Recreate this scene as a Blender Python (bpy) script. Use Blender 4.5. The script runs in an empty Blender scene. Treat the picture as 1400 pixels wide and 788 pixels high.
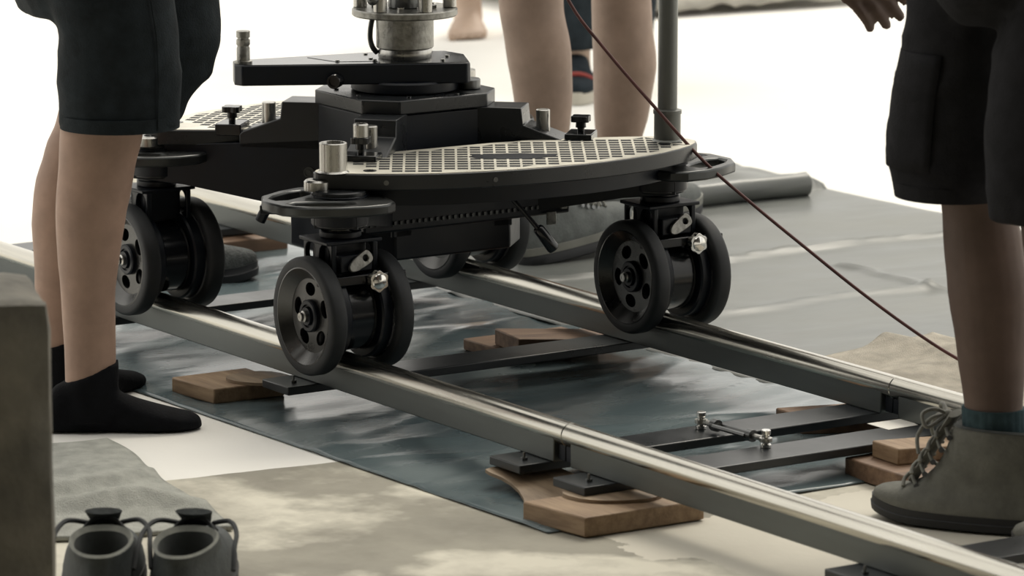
import bpy, bmesh, math, random
from mathutils import Vector, Matrix, noise
from mathutils.geometry import delaunay_2d_cdt
random.seed(7)
C = bpy.context.scene.collection
SC = bpy.context.scene
PI = math.pi

# ------------------------------------------------------------------ camera
F_PX = 6126.76
cam_d = bpy.data.cameras.new('camera')
cam = bpy.data.objects.new('camera', cam_d); C.objects.link(cam)
cam.location = (6.0, -3.68007, 1.54697)
cam.rotation_euler = (math.radians(90 - 10.6351), 0, math.radians(56.5763))
cam_d.sensor_width = 36.0
cam_d.lens = F_PX / 1400 * 36
cam_d.clip_start = 0.05; cam_d.clip_end = 200
cam_d.dof.use_dof = True
cam_d.dof.focus_distance = 7.33
cam_d.dof.aperture_fstop = 8.5
SC.camera = cam
VD = Vector((-0.8346, 0.5508, 0)); RT = Vector((0.5508, 0.8346, 0))

# ------------------------------------------------------------------ sky, sun, exposure
world = bpy.data.worlds.new('World'); SC.world = world
world.use_nodes = True
bg = world.node_tree.nodes['Background']
bg.inputs['Color'].default_value = (1.0, 0.97, 0.905, 1)
bg.inputs['Strength'].default_value = 1.30
sun_d = bpy.data.lights.new('sun', 'SUN'); sun_d.energy = 1.6; sun_d.angle = math.radians(24)
sun_d.color = (1.0, 0.93, 0.80)
sun = bpy.data.objects.new('sun', sun_d); C.objects.link(sun)
_el, _az = math.radians(52), math.atan2(VD.y, VD.x) - math.radians(20)
_sd = Vector((math.cos(_el) * math.cos(_az), math.cos(_el) * math.sin(_az), math.sin(_el)))
sun.rotation_euler = _sd.to_track_quat('Z', 'Y').to_euler()
SC.view_settings.view_transform = 'Standard'
SC.view_settings.look = 'None'
SC.view_settings.gamma = 1.0
SC.view_settings.use_curve_mapping = False
SC.view_settings.exposure = 0.0

# ------------------------------------------------------------------ materials
def mat(name, col, rough=0.5, metal=0.0, var=0.0, vscale=8.0, bump=0.0, bscale=60.0, col2=None, spec=0.5,
        rvar=0.0, stretch=None, coat=0.0, sheen=0.0):
    m = bpy.data.materials.new(name); m.use_nodes = True
    nt = m.node_tree; b = nt.nodes['Principled BSDF']
    b.inputs['Base Color'].default_value = (*col, 1)
    b.inputs['Roughness'].default_value = rough
    b.inputs['Metallic'].default_value = metal
    b.inputs['Specular IOR Level'].default_value = spec
    b.inputs['Coat Weight'].default_value = coat
    if sheen: b.inputs['Sheen Weight'].default_value = sheen
    if var or bump or rvar or col2:
        tc = nt.nodes.new('ShaderNodeTexCoord'); mp = nt.nodes.new('ShaderNodeMapping')
        if stretch: mp.inputs['Scale'].default_value = stretch
        nt.links.new(tc.outputs['Object'], mp.inputs['Vector'])
        n = nt.nodes.new('ShaderNodeTexNoise'); n.inputs['Scale'].default_value = vscale
        n.inputs['Detail'].default_value = 6; n.inputs['Roughness'].default_value = 0.6
        nt.links.new(mp.outputs[0], n.inputs['Vector'])
        rp = nt.nodes.new('ShaderNodeValToRGB')
        c2 = col2 if col2 else tuple(min(1, c * (1 + var)) for c in col)
        c1 = col if col2 else tuple(c * (1 - var) for c in col)
        rp.color_ramp.elements[0].position = 0.35; rp.color_ramp.elements[1].position = 0.68
        rp.color_ramp.elements[0].color = (*c1, 1); rp.color_ramp.elements[1].color = (*c2, 1)
        nt.links.new(n.outputs['Fac'], rp.inputs['Fac']); nt.links.new(rp.outputs['Color'], b.inputs['Base Color'])
        if rvar:
            mr = nt.nodes.new('ShaderNodeMapRange')
            mr.inputs['To Min'].default_value = max(0.02, rough - rvar); mr.inputs['To Max'].default_value = min(1, rough + rvar)
            mr.inputs['From Min'].default_value = 0.3; mr.inputs['From Max'].default_value = 0.7
            nt.links.new(n.outputs['Fac'], mr.inputs['Value']); nt.links.new(mr.outputs[0], b.inputs['Roughness'])
        if bump:
            n2 = nt.nodes.new('ShaderNodeTexNoise'); n2.inputs['Scale'].default_value = bscale; n2.inputs['Detail'].default_value = 4
            nt.links.new(mp.outputs[0], n2.inputs['Vector'])
            bp = nt.nodes.new('ShaderNodeBump'); bp.inputs['Strength'].default_value = bump; bp.inputs['Distance'].default_value = 0.004
            nt.links.new(n2.outputs['Fac'], bp.inputs['Height']); nt.links.new(bp.outputs['Normal'], b.inputs['Normal'])
    return m

M = {}
M['black'] = mat('black_anodised', (0.0032, 0.0056, 0.0105), 0.40, var=0.25, vscale=14, rvar=0.08, spec=0.35)
M['black_gloss'] = mat('black_gloss', (0.006, 0.007, 0.009), 0.18, spec=0.5)
M['deck'] = mat('deck_metal', (0.016, 0.018, 0.020), 0.30, var=0.2, vscale=9, rvar=0.08)
M['deck_rim'] = mat('deck_line_metal', (0.62, 0.60, 0.53), 0.46, metal=1.0, var=0.15, vscale=12)
M['top_gloss'] = mat('black_gloss_top', (0.012, 0.014, 0.017), 0.13, var=0.2, vscale=9, rvar=0.04)
M['pad'] = mat('grip_rubber', (0.016, 0.018, 0.020), 0.62, spec=0.2, var=0.3, vscale=200)
M['steel'] = mat('satin_steel', (0.50, 0.49, 0.46), 0.30, metal=1.0, var=0.12, vscale=20, rvar=0.08, stretch=(6, 6, 0.6))
M['steel_worn'] = mat('worn_steel', (0.30, 0.295, 0.27), 0.38, metal=0.75, var=0.35, vscale=60, rvar=0.12, bump=0.25, bscale=110)
M['chrome'] = mat('chrome', (0.72, 0.71, 0.68), 0.14, metal=1.0)
M['gun'] = mat('gun_metal', (0.16, 0.165, 0.165), 0.30, metal=0.9, var=0.2, vscale=18)
M['handle_metal'] = mat('handle_metal', (0.055, 0.058, 0.058), 0.30, metal=0.6, var=0.2, vscale=18)
M['rim'] = mat('wheel_rim_metal', (0.10, 0.10, 0.098), 0.30, metal=0.9, var=0.2, vscale=12, rvar=0.08)
M['tyre'] = mat('tyre_rubber', (0.021, 0.023, 0.025), 0.58, var=0.25, vscale=14, spec=0.4)
M['rail_steel'] = mat('rail_steel', (0.135, 0.145, 0.14), 0.42, metal=0.85, var=0.10, vscale=7, rvar=0.06, stretch=(0.5, 4, 4))
M['rail_tube'] = mat('rail_tube_steel', (0.56, 0.54, 0.48), 0.23, metal=1.0, var=0.1, vscale=9, rvar=0.06, stretch=(0.4, 8, 8))
M['tie'] = mat('tie_paint', (0.018, 0.021, 0.024), 0.33, var=0.2, vscale=9, rvar=0.06)
M['wood'] = mat('pine_wood', (0.20, 0.125, 0.07), 0.62, col2=(0.36, 0.25, 0.15), vscale=7, stretch=(1, 9, 9), bump=0.15, bscale=30)
M['wood2'] = mat('reddish_wood', (0.13, 0.075, 0.045), 0.6, col2=(0.25, 0.155, 0.095), vscale=7, stretch=(9, 1, 9), bump=0.15, bscale=30)
M['ply'] = mat('plywood_shim', (0.17, 0.115, 0.07), 0.6, col2=(0.30, 0.22, 0.14), vscale=6, stretch=(2, 8, 8))
M['skin_left'] = mat('skin_left', (0.35, 0.23, 0.172), 0.55, var=0.14, vscale=16, spec=0.35)
M['skin_right'] = mat('skin_right', (0.125, 0.085, 0.068), 0.58, var=0.14, vscale=16, spec=0.3)
M['skin_back'] = mat('skin_back', (0.37, 0.265, 0.205), 0.55, var=0.12, vscale=16, spec=0.35)
M['skin_far'] = mat('skin_far', (0.46, 0.34, 0.26), 0.55, var=0.08, vscale=16)
M['cloth_teal'] = mat('shorts_teal', (0.013, 0.018, 0.021), 0.85, var=0.3, vscale=30, bump=0.3, bscale=300, spec=0.2)
M['cloth_black'] = mat('shorts_black', (0.012, 0.012, 0.014), 0.85, var=0.3, vscale=30, bump=0.3, bscale=300, spec=0.2)
M['cloth_navy'] = mat('trousers_navy', (0.018, 0.025, 0.031), 0.85, var=0.3, vscale=30, spec=0.2)
M['shirt'] = mat('shirt_grey', (0.10, 0.10, 0.10), 0.9, var=0.2, vscale=20)
M['hair'] = mat('hair_black', (0.010, 0.009, 0.008), 0.6, var=0.2, vscale=80)
M['eye'] = mat('eye_dark', (0.02, 0.015, 0.01), 0.2)
M['lip'] = mat('lip', (0.25, 0.10, 0.08), 0.5)
M['sock_black'] = mat('sock_black', (0.0045, 0.005, 0.0065), 0.9, var=0.3, vscale=40, bump=0.3, bscale=250, spec=0.15)
M['sock_blue'] = mat('sock_blue', (0.045, 0.075, 0.085), 0.9, var=0.2, vscale=60, spec=0.15)
M['suede'] = mat('boot_suede', (0.155, 0.155, 0.136), 0.85, var=0.22, vscale=22, bump=0.3, bscale=160, spec=0.25)
M['sole_dark'] = mat('sole_dark', (0.012, 0.013, 0.015), 0.6, var=0.2, vscale=20)
M['lace'] = mat('lace_grey', (0.20, 0.20, 0.178), 0.85, var=0.2, vscale=60)
M['lace_dark'] = mat('lace_dark', (0.022, 0.025, 0.027), 0.8, var=0.2, vscale=60)
M['sneaker'] = mat('sneaker_mesh', (0.11, 0.12, 0.115), 0.75, var=0.25, vscale=30, bump=0.3, bscale=220)
M['midsole'] = mat('midsole', (0.20, 0.20, 0.175), 0.6, var=0.1, vscale=20)
M['knit'] = mat('knit', (0.055, 0.06, 0.058), 0.85, var=0.4, vscale=90, bump=0.8, bscale=240)
M['loose_upper'] = mat('loose_upper', (0.035, 0.042, 0.043), 0.7, var=0.3, vscale=40, bump=0.3, bscale=180)
M['lining'] = mat('lining', (0.15, 0.155, 0.135), 0.85, var=0.2, vscale=40)
M['lining_dark'] = mat('lining_dark', (0.05, 0.055, 0.052), 0.85, var=0.2, vscale=40)
M['red'] = mat('red_strap', (0.30, 0.045, 0.035), 0.6)
M['pale_sole'] = mat('pale_sole', (0.50, 0.47, 0.40), 0.7)
M['cable'] = mat('cable_red', (0.105, 0.038, 0.034), 0.5, var=0.2, vscale=40)
M['flat_white'] = mat('flat_white', (0.74, 0.72, 0.66), 0.8)
M['towel_grey'] = mat('towel_grey', (0.42, 0.425, 0.385), 0.95, var=0.18, vscale=34, bump=0.9, bscale=420, spec=0.1, sheen=0.2)
M['towel_beige'] = mat('towel_beige', (0.46, 0.42, 0.35), 0.95, var=0.2, vscale=26, bump=0.9, bscale=420, spec=0.1, sheen=0.2)
M['block'] = mat('block_rough', (0.09, 0.086, 0.074), 0.85, col2=(0.21, 0.195, 0.16), vscale=7, bump=0.5, bscale=60)
M['far_cloth'] = mat('far_cloth', (0.40, 0.38, 0.33), 0.8, var=0.25, vscale=9)
M['pole'] = mat('pole_metal', (0.135, 0.14, 0.128), 0.34, metal=0.35, var=0.12, vscale=10, stretch=(5, 5, 0.5))
M['dark_blue'] = mat('dark_blue_box', (0.010, 0.013, 0.026), 0.5)
M['shade_shell'] = mat('shade_board', (0.10, 0.098, 0.09), 0.9, var=0.15, vscale=2)  # for the added, unseen roof and walls that block light

def tarp_mat(name, c1, c2, r=0.36):
    m = mat(name, c1, r, col2=c2, vscale=2.6, rvar=0.10, bump=0.20, bscale=18, stretch=(1.6, 0.7, 1), spec=0.55)
    return m
M['tarp'] = tarp_mat('tarp_blue_grey', (0.078, 0.108, 0.118), (0.125, 0.160, 0.168), 0.23)
M['tarp_far'] = tarp_mat('tarp_grey', (0.11, 0.118, 0.112), (0.165, 0.17, 0.155), 0.40)

def floor_mat():
    m = bpy.data.materials.new('floor_concrete'); m.use_nodes = True
    nt = m.node_tree; b = nt.nodes['Principled BSDF']; L = nt.links.new
    tc = nt.nodes.new('ShaderNodeTexCoord'); sp = nt.nodes.new('ShaderNodeSeparateXYZ'); L(tc.outputs['Object'], sp.inputs[0])
    def math_(op, a, bb):
        n = nt.nodes.new('ShaderNodeMath'); n.operation = op
        for i, v in enumerate((a, bb)):
            if isinstance(v, (int, float)): n.inputs[i].default_value = v
            else: L(v, n.inputs[i])
        return n.outputs[0]
    def noise_(s, d=6, r=0.6):
        n = nt.nodes.new('ShaderNodeTexNoise'); n.inputs['Scale'].default_value = s; n.inputs['Detail'].default_value = d
        n.inputs['Roughness'].default_value = r; L(tc.outputs['Object'], n.inputs['Vector']); return n.outputs['Fac']
    def ramp(f, stops):
        r = nt.nodes.new('ShaderNodeValToRGB'); e = r.color_ramp.elements
        while len(e) < len(stops): e.new(0.5)
        for k, (p, c) in enumerate(stops): e[k].position = p; e[k].color = (*c, 1)
        L(f, r.inputs['Fac']); return r.outputs['Color']
    def mix(f, a, c):
        x = nt.nodes.new('ShaderNodeMix'); x.data_type = 'RGBA'
        L(f, x.inputs[0]); L(a, x.inputs[6]); L(c, x.inputs[7]); return x.outputs[2]
    conc = ramp(noise_(3.2, 8, 0.62), [(0.36, (0.28, 0.265, 0.22)), (0.46, (0.46, 0.435, 0.365)), (0.58, (0.63, 0.60, 0.505))])
    spots = ramp(noise_(17, 3, 0.5), [(0.66, (0, 0, 0)), (0.70, (1, 1, 1))])
    pale = ramp(noise_(1.0, 1, 0), [(0, (0.62, 0.59, 0.50)), (1, (0.64, 0.60, 0.52))])
    conc = mix(math_('MULTIPLY', spots, 0.75), conc, pale)
    st = ramp(noise_(1.9, 6, 0.55), [(0.50, (0, 0, 0)), (0.56, (1, 1, 1))])
    dk_ = ramp(noise_(5.0, 5, 0.6), [(0.3, (0.15, 0.14, 0.115)), (0.7, (0.26, 0.245, 0.20))])
    conc = mix(math_('MULTIPLY', st, 0.75), conc, dk_)
    white = ramp(noise_(2.0, 3, 0.5), [(0.3, (0.80, 0.785, 0.74)), (0.7, (0.84, 0.825, 0.78))])
    wob = math_('MULTIPLY', math_('SUBTRACT', noise_(9, 4, 0.6), 0.5), 0.02)
    # painted area: x below 0.17, or far side y above 0.70
    a = math_('LESS_THAN', math_('SUBTRACT', math_('ADD', sp.outputs[0], wob), math_('MULTIPLY', sp.outputs[1], 0.12)), 0.215)
    f = math_('GREATER_THAN', math_('ADD', sp.outputs[1], wob), 0.70)
    # worn pale paint to the right of the tarp
    w2 = math_('GREATER_THAN', math_('ADD', sp.outputs[0], math_('MULTIPLY', math_('SUBTRACT', noise_(2.5, 5, 0.6), 0.5), 0.55)), 0.80)
    w3 = math_('GREATER_THAN', math_('ADD', sp.outputs[1], math_('MULTIPLY', math_('SUBTRACT', noise_(4.5, 5, 0.6), 0.5), 0.3)), -0.10)
    pm = math_('MULTIPLY', math_('MULTIPLY', w2, w3), 0.85)
    conc2 = mix(pm, conc, pale)
    full = mix(math_('MAXIMUM', a, f), conc2, white)
    L(full, b.inputs['Base Color']); b.inputs['Roughness'].default_value = 0.75; b.inputs['Specular IOR Level'].default_value = 0.3
    bp = nt.nodes.new('ShaderNodeBump'); bp.inputs['Strength'].default_value = 0.25; bp.inputs['Distance'].default_value = 0.003
    L(noise_(45, 5), bp.inputs['Height']); L(bp.outputs['Normal'], b.inputs['Normal'])
    return m
M['floor'] = floor_mat()

# ------------------------------------------------------------------ mesh helpers
class MB:
    """collects simple shapes into one mesh"""
    def __init__(s): s.v = []; s.f = []; s.mi = []; s.m = 0
    def add(s, vs, fs):
        o = len(s.v); s.v += [Vector(v) for v in vs]; s.f += [[i + o for i in f] for f in fs]; s.mi += [s.m] * len(fs); return s
    def box(s, c, d, rz=0.0, mtx=None):
        hx, hy, hz = d[0] / 2, d[1] / 2, d[2] / 2
        vs = [Vector((x, y, z)) for x in (-hx, hx) for y in (-hy, hy) for z in (-hz, hz)]
        R = mtx if mtx else Matrix.Rotation(rz, 3, 'Z')
        vs = [R @ v + Vector(c) for v in vs]
        return s.add(vs, [(0, 1, 3, 2), (4, 6, 7, 5), (0, 4, 5, 1), (2, 3, 7, 6), (0, 2, 6, 4), (1, 5, 7, 3)])
    def lathe(s, prof, origin=(0, 0, 0), axis=(0, 0, 1), n=32, closed=False):
        """prof: list of (r, h) along the axis"""
        ax = Vector(axis).normalized(); q = Vector((0, 0, 1)).rotation_difference(ax).to_matrix(); o = Vector(origin)
        vs = []; fs = []
        for r, h in prof:
            for k in range(n):
                a = 2 * PI * k / n; vs.append(q @ Vector((r * math.cos(a), r * math.sin(a), h)) + o)
        m = len(prof)
        for i in range(m if closed else m - 1):
            j = (i + 1) % m
            for k in range(n):
                l = (k + 1) % n; fs.append((i * n + k, i * n + l, j * n + l, j * n + k))
        if not closed:
            if prof[0][0] > 1e-6: fs.append(tuple(range(n - 1, -1, -1)))
            if prof[-1][0] > 1e-6: fs.append(tuple((m - 1) * n + k for k in range(n)))
        return s.add(vs, fs)
    def cyl(s, p0, p1, r, n=20, r2=None):
        p0 = Vector(p0); p1 = Vector(p1); d = p1 - p0
        return s.lathe([(r, 0), (r if r2 is None else r2, d.length)], p0, d, n)
    def bevcyl(s, p0, p1, r, b=0.002, n=28):
        p0 = Vector(p0); p1 = Vector(p1); d = p1 - p0; L = d.length
        return s.lathe([(r - b, 0), (r, b), (r, L - b), (r - b, L)], p0, d, n)
    def tube(s, pts, r, n=8, rad=None):
        pts = [Vector(p) for p in pts]; vs = []; fs = []; up = None
        for i, p in enumerate(pts):
            t = (pts[min(i + 1, len(pts) - 1)] - pts[max(i - 1, 0)]).normalized()
            if up is None:
                up = Vector((0, 0, 1)) if abs(t.z) < 0.9 else Vector((1, 0, 0))
            a = t.cross(up).normalized(); up = a.cross(t).normalized()
            rr = rad[i] if rad else r
            for k in range(n):
                th = 2 * PI * k / n; vs.append(p + a * math.cos(th) * rr + up * math.sin(th) * rr)
        for i in range(len(pts) - 1):
            for k in range(n):
                l = (k + 1) % n; fs.append((i * n + k, i * n + l, (i + 1) * n + l, (i + 1) * n + k))
        fs.append(tuple(range(n - 1, -1, -1))); fs.append(tuple((len(pts) - 1) * n + k for k in range(n)))
        return s.add(vs, fs)
    def sphere(s, c, r, n=14, sc=(1, 1, 1)):
        vs = []; fs = []
        for i in range(n + 1):
            ph = PI * i / n
            for k in range(n * 2):
                th = PI * k / n
                vs.append(Vector((r * sc[0] * math.sin(ph) * math.cos(th), r * sc[1] * math.sin(ph) * math.sin(th), r * sc[2] * math.cos(ph))) + Vector(c))
        N = 2 * n
        for i in range(n):
            for k in range(N):
                l = (k + 1) % N; fs.append((i * N + k, (i + 1) * N + k, (i + 1) * N + l, i * N + l))
        return s.add(vs, fs)
    def plate(s, outer, z0, z1, holes=(), mtx=None):
        """extruded plan polygon with holes; mtx maps local (x,y,z) to the world"""
        loops = [list(outer)] + [list(h) for h in holes]
        vv = []; ee = []; own = []
        for li, lp in enumerate(loops):
            o = len(vv)
            for p in lp: vv.append(Vector(p[:2])); own.append(li)
            ee += [(o + i, o + (i + 1) % len(lp)) for i in range(len(lp))]
        r = delaunay_2d_cdt(vv, ee, [], 1 if not holes else 0, 1e-7)
        tv, tf = r[0], r[2]
        def inside(p, poly):
            c = False; j = len(poly) - 1
            for i in range(len(poly)):
                a, b = poly[i], poly[j]
                if (a[1] > p.y) != (b[1] > p.y) and p.x < (b[0] - a[0]) * (p.y - a[1]) / (b[1] - a[1]) + a[0]: c = not c
                j = i
            return c
        keep = []
        for f in tf:
            ctr = sum((tv[i] for i in f), Vector((0, 0))) / len(f)
            if inside(ctr, loops[0]) and not any(inside(ctr, h) for h in loops[1:]): keep.append(list(f))
        X = (lambda v: mtx @ v) if mtx else (lambda v: v)
        n = len(tv)
        vs = [X(Vector((p.x, p.y, z0))) for p in tv] + [X(Vector((p.x, p.y, z1))) for p in tv]
        fs = []; edges = {}
        for f in keep:
            fs.append([i + n for i in f]); fs.append(list(reversed(f)))
            for i in range(len(f)):
                a, b = f[i], f[(i + 1) % len(f)]; edges[(a, b)] = 1
        for (a, b) in edges:
            if (b, a) not in edges: fs.append([a, b, b + n, a + n])
        return s.add(vs, fs)
    def rings(s, rings, cap=True):
        n = len(rings[0]); vs = [v for r in rings for v in r]; fs = []
        for i in range(len(rings) - 1):
            for k in range(n):
                l = (k + 1) % n; fs.append((i * n + k, i * n + l, (i + 1) * n + l, (i + 1) * n + k))
        if cap:
            fs.append(tuple(range(n - 1, -1, -1))); fs.append(tuple((len(rings) - 1) * n + k for k in range(n)))
        return s.add(vs, fs)
    def build(s, name, material, parent=None, smooth=32, bevel=0.0, kind=None, label=None, fixn=True):
        me = bpy.data.meshes.new(name)
        me.from_pydata([tuple(v) for v in s.v], [], s.f); me.update()
        if fixn:
            bm = bmesh.new(); bm.from_mesh(me); bmesh.ops.recalc_face_normals(bm, faces=bm.faces); bm.to_mesh(me); bm.free()
        ms = material if isinstance(material, (list, tuple)) else [material]
        for k in ms: me.materials.append(M[k])
        if len(ms) > 1:
            for p, i in zip(me.polygons, s.mi): p.material_index = i
        if smooth:
            for p in me.polygons: p.use_smooth = True
            me.set_sharp_from_angle(angle=math.radians(smooth))
        o = bpy.data.objects.new(name, me); C.objects.link(o)
        if parent: o.parent = parent; o.matrix_parent_inverse = parent.matrix_world.inverted() if False else Matrix.Translation(-WLOC.get(parent.name, Vector()))
        if bevel:
            b = o.modifiers.new('bevel', 'BEVEL'); b.width = bevel; b.segments = 2; b.limit_method = 'ANGLE'; b.angle_limit = math.radians(40)
        if kind: o['kind'] = kind
        if label: o['label'] = label
        return o
WLOC = {}
def tag(o, label, cat, group=None):
    o['label'] = label; o['category'] = cat
    if group: o['group'] = group
    return o
def thing(name, label, cat, loc=(0, 0, 0), group=None):
    o = bpy.data.objects.new(name, None); C.objects.link(o); o.location = loc; o.empty_display_size = 0.1
    WLOC[o.name] = Vector(loc)
    return tag(o, label, cat, group)
def struct(o): o['kind'] = 'structure'; return o
def circ(cx, cy, r, n=20, sx=1, sy=1, rot=0):
    out = []
    for k in range(n):
        a = 2 * PI * k / n; x, y = r * sx * math.cos(a), r * sy * math.sin(a)
        out.append((cx + x * math.cos(rot) - y * math.sin(rot), cy + x * math.sin(rot) + y * math.cos(rot)))
    return out
def smooth_poly(pts, it=2):
    for _ in range(it):
        o = []
        for i in range(len(pts)):
            a, b = pts[i], pts[(i + 1) % len(pts)]
            o += [(a[0] * .75 + b[0] * .25, a[1] * .75 + b[1] * .25), (a[0] * .25 + b[0] * .75, a[1] * .25 + b[1] * .75)]
        pts = o
    return pts
def catmull(pts, n=8):
    pts = [Vector(p) for p in pts]; out = []
    for i in range(len(pts) - 1):
        p0, p1, p2, p3 = pts[max(i - 1, 0)], pts[i], pts[i + 1], pts[min(i + 2, len(pts) - 1)]
        for k in range(n):
            t = k / n
            out.append(0.5 * ((2 * p1) + (p2 - p0) * t + (2 * p0 - 5 * p1 + 4 * p2 - p3) * t * t + (3 * p1 - p0 - 3 * p2 + p3) * t ** 3))
    out.append(pts[-1]); return out
def remesh(o, voxel, smooth_it=4, wrinkle=None):
    md = o.modifiers.new('remesh', 'REMESH'); md.mode = 'VOXEL'; md.voxel_size = voxel; md.use_smooth_shade = True
    sm = o.modifiers.new('smooth', 'SMOOTH'); sm.factor = 0.5; sm.iterations = smooth_it
    dg = bpy.context.evaluated_depsgraph_get(); dg.update()
    me = bpy.data.meshes.new_from_object(o.evaluated_get(dg)); o.modifiers.clear(); old = o.data
    me.name = old.name
    me.materials.clear()
    for k in old.materials: me.materials.append(k)
    o.data = me
    if wrinkle:
        nrm = [v.normal.copy() for v in me.vertices]
        for v, nn in zip(me.vertices, nrm): v.co += nn * wrinkle(v.co)
        me.update()
    for p in me.polygons: p.use_smooth = True; p.material_index = 0
    return o

# ------------------------------------------------------------------ setting
def rect_mesh(name, material, x0, x1, y0, y1, z):
    return MB().add([(x0, y0, z), (x1, y0, z), (x1, y1, z), (x0, y1, z)], [(0, 1, 2, 3)]).build(name, material, smooth=0)
struct(rect_mesh('floor', 'floor', -40, 40, -40, 40, 0.0))
def vp(a, l, z):   # a metres ahead of the camera along the ground, l metres to its right
    p = Vector((6.0, -3.68, 0)) + VD * a + RT * l; return (p.x, p.y, z)
def slab(name, a0, a1, l0, l1, z0, z1):
    mb = MB()
    pts = [vp(a0, l0, 0), vp(a1, l0, 0), vp(a1, l1, 0), vp(a0, l1, 0)]
    mb.plate([(p[0], p[1]) for p in pts], z0, z1)
    return struct(mb.build(name, 'shade_shell', smooth=0))
SHADE_ROOF_A = 5.0  # front edge of the added roof, placed to set floor brightness
slab('shade_roof', -4.0, SHADE_ROOF_A, -7, 7, 4.0, 4.15)  # unseen roof and walls, added to keep light off the camera side
slab('shade_wall_back', -4.15, -4.0, -7.15, 7.15, 0, 4.15)
slab('shade_wall_left', -4.0, 4.5, -7.15, -7.0, 0, 4.0)
slab('shade_wall_right', -4.0, 4.5, 7.0, 7.15, 0, 4.0)

# ------------------------------------------------------------------ tarpaulins
def ridge(d, w): return math.exp(-(d / w) ** 2)
def tarp_sheet(name, material, outline, res, hfun, base, label):
    (x0, x1), yf0, yf1 = outline
    nx = int((x1 - x0) / res) + 1; ny = max(2, int((max(yf1(x0), yf1(x1)) - min(yf0(x0), yf0(x1))) / res) + 1)
    vs = []; fs = []
    for i in range(nx + 1):
        for j in range(ny + 1):
            v = j / ny; xx = x0 + (x1 - x0) * i / nx
            y = yf0(xx) * (1 - v) + yf1(xx) * v
            xx += 0.006 * noise.noise((y * 4, i * .01, 3.1)) * (1 if i in (0, nx) else 0)
            e = min(1, min(i, nx - i, j, ny - j) / 3)
            vs.append((xx, y, base + hfun(xx, y) * (0.35 + 0.65 * e)))
    for i in range(nx):
        for j in range(ny):
            a = i * (ny + 1) + j; fs.append((a, a + ny + 1, a + ny + 2, a + 1))
    o = MB().add(vs, fs).build(name, material, smooth=80, fixn=False)
    s = o.modifiers.new('thickness', 'SOLIDIFY'); s.thickness = 0.0012; s.offset = -1
    return tag(o, label, 'tarp')
def h_near(x, y):
    # long creases running roughly across the track, with smaller crumples
    u = x * 0.93 + y * 0.35 + 0.10 * noise.noise((x * 1.3, y * 1.7, 0.2))
    n1 = noise.noise((u * 9.0, y * 1.6, 1.7)); n2 = noise.noise((x * 14 + 4, y * 5.0, 7.7)); n3 = noise.noise((x * 4.0, y * 3.0, 2.9))
    h = 0.0045 * max(0, 1 - abs(n1) * 3.2) * (0.5 + n3) + 0.003 * abs(n2) + 0.002 * n3
    if x > 0.35 and y > 0.1: h += 0.004 * abs(noise.noise((x * 7, y * 11, 5)))
    h += 0.006 * ridge(x - 0.40 - 0.05 * noise.noise((y * 3, 0, 1)), 0.014) * (0.3 + 0.7 * (0.5 + 0.5 * noise.noise((y * 6, 3, 1))))
    h += 0.005 * ridge(x - 0.16 - 0.25 * y, 0.02) * max(0, 0.5 + noise.noise((y * 5, 1, 8)))
    h += 0.005 * ridge(x - 0.27 - 0.3 * y, 0.016) * max(0, 0.5 + noise.noise((y * 5, 6, 8)))
    h += 0.0055 * (0.5 + noise.noise((x * 5.5 + y * 2, y * 2.6 - x, 21))) + 0.003 * noise.noise((x * 11, y * 6, 31))
    return max(h, 0.0)
def h_far(x, y):
    n1 = noise.noise((x * 5, y * 1.2, 11.0)); n2 = noise.noise((x * 16, y * 7, 4.0))
    h = 0.004 * max(0, 1 - abs(n1) * 3) + 0.0022 * abs(n2) + 0.004 * (0.5 + noise.noise((x * 4, y * 2.5, 17)))
    h += 0.020 * ridge(x + 0.86 - 0.03 * noise.noise((y * 5, 2, 2)), 0.014) * (0.45 + 0.55 * abs(noise.noise((y * 11, x * 9, 3))))
    h += 0.018 * ridge(y - 1.49 - 0.02 * noise.noise((x * 6, 2, 2)), 0.014) * (1 if -0.70 < x < 0.4 else 0) * (0.3 + 0.7 * abs(noise.noise((x * 11, y * 9, 3))))
    h += 0.009 * ridge(x + 0.43 - 0.02 * noise.noise((y * 5, 8, 2)), 0.02) * (1 if y < 1.5 else 0)
    if x < -1.45 and y > 1.2: h += 0.03 * abs(noise.noise((x * 9, y * 7, 1.5))) + 0.015
    return max(h, 0)
tarp_sheet('tarpaulin', 'tarp', ((-1.75, 0.765), lambda x: -0.178 + 0.018 * (x + 0.1), lambda x: 0.76), 0.0125, h_near, 0.0015,
           'blue-grey creased tarp spread on the floor under the camera track')
tarp_sheet('tarpaulin', 'tarp_far', ((-1.75, 1.25), lambda x: 0.715, lambda x: 2.03 + 0.02 * (x + 1.3)), 0.0125, h_far, 0.0035,
           'pale grey tarp with taped seams behind the track, reaching the white floor')

# rolled tarp
mb = MB(); axis0 = Vector((-1.392, 1.15, 0.032)); axis1 = Vector((-1.392, 1.935, 0.032)); n = 40; turns = 3.2; rings = []
for i in range(25):
    t = i / 24; p = axis0.lerp(axis1, t); ring = []
    for k in range(n):
        a = 2 * PI * k / n
        r = 0.024 + 0.0022 * noise.noise((t * 7, math.cos(a) * 1.3, math.sin(a) * 1.3)) + 0.0012 * noise.noise((t * 22, math.cos(a) * 2, math.sin(a) * 2))
        ring.append(p + Vector((math.cos(a) * r, 0, math.sin(a) * r - 0.002)))
    rings.append(ring)
for f in (0.82, 0.80, 0.62, 0.58, 0.35):
    rings.append([axis1 + (v - axis1) * f - Vector((0, 0.012 * (1 if f in (0.80, 0.58) else 0), 0)) for v in rings[24]])
mb.rings(rings)
tag(mb.build('rolled_tarpaulin', 'tarp_far', smooth=50), 'grey-blue tarp rolled into a tube on the far sheet', 'tarp roll')

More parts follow.
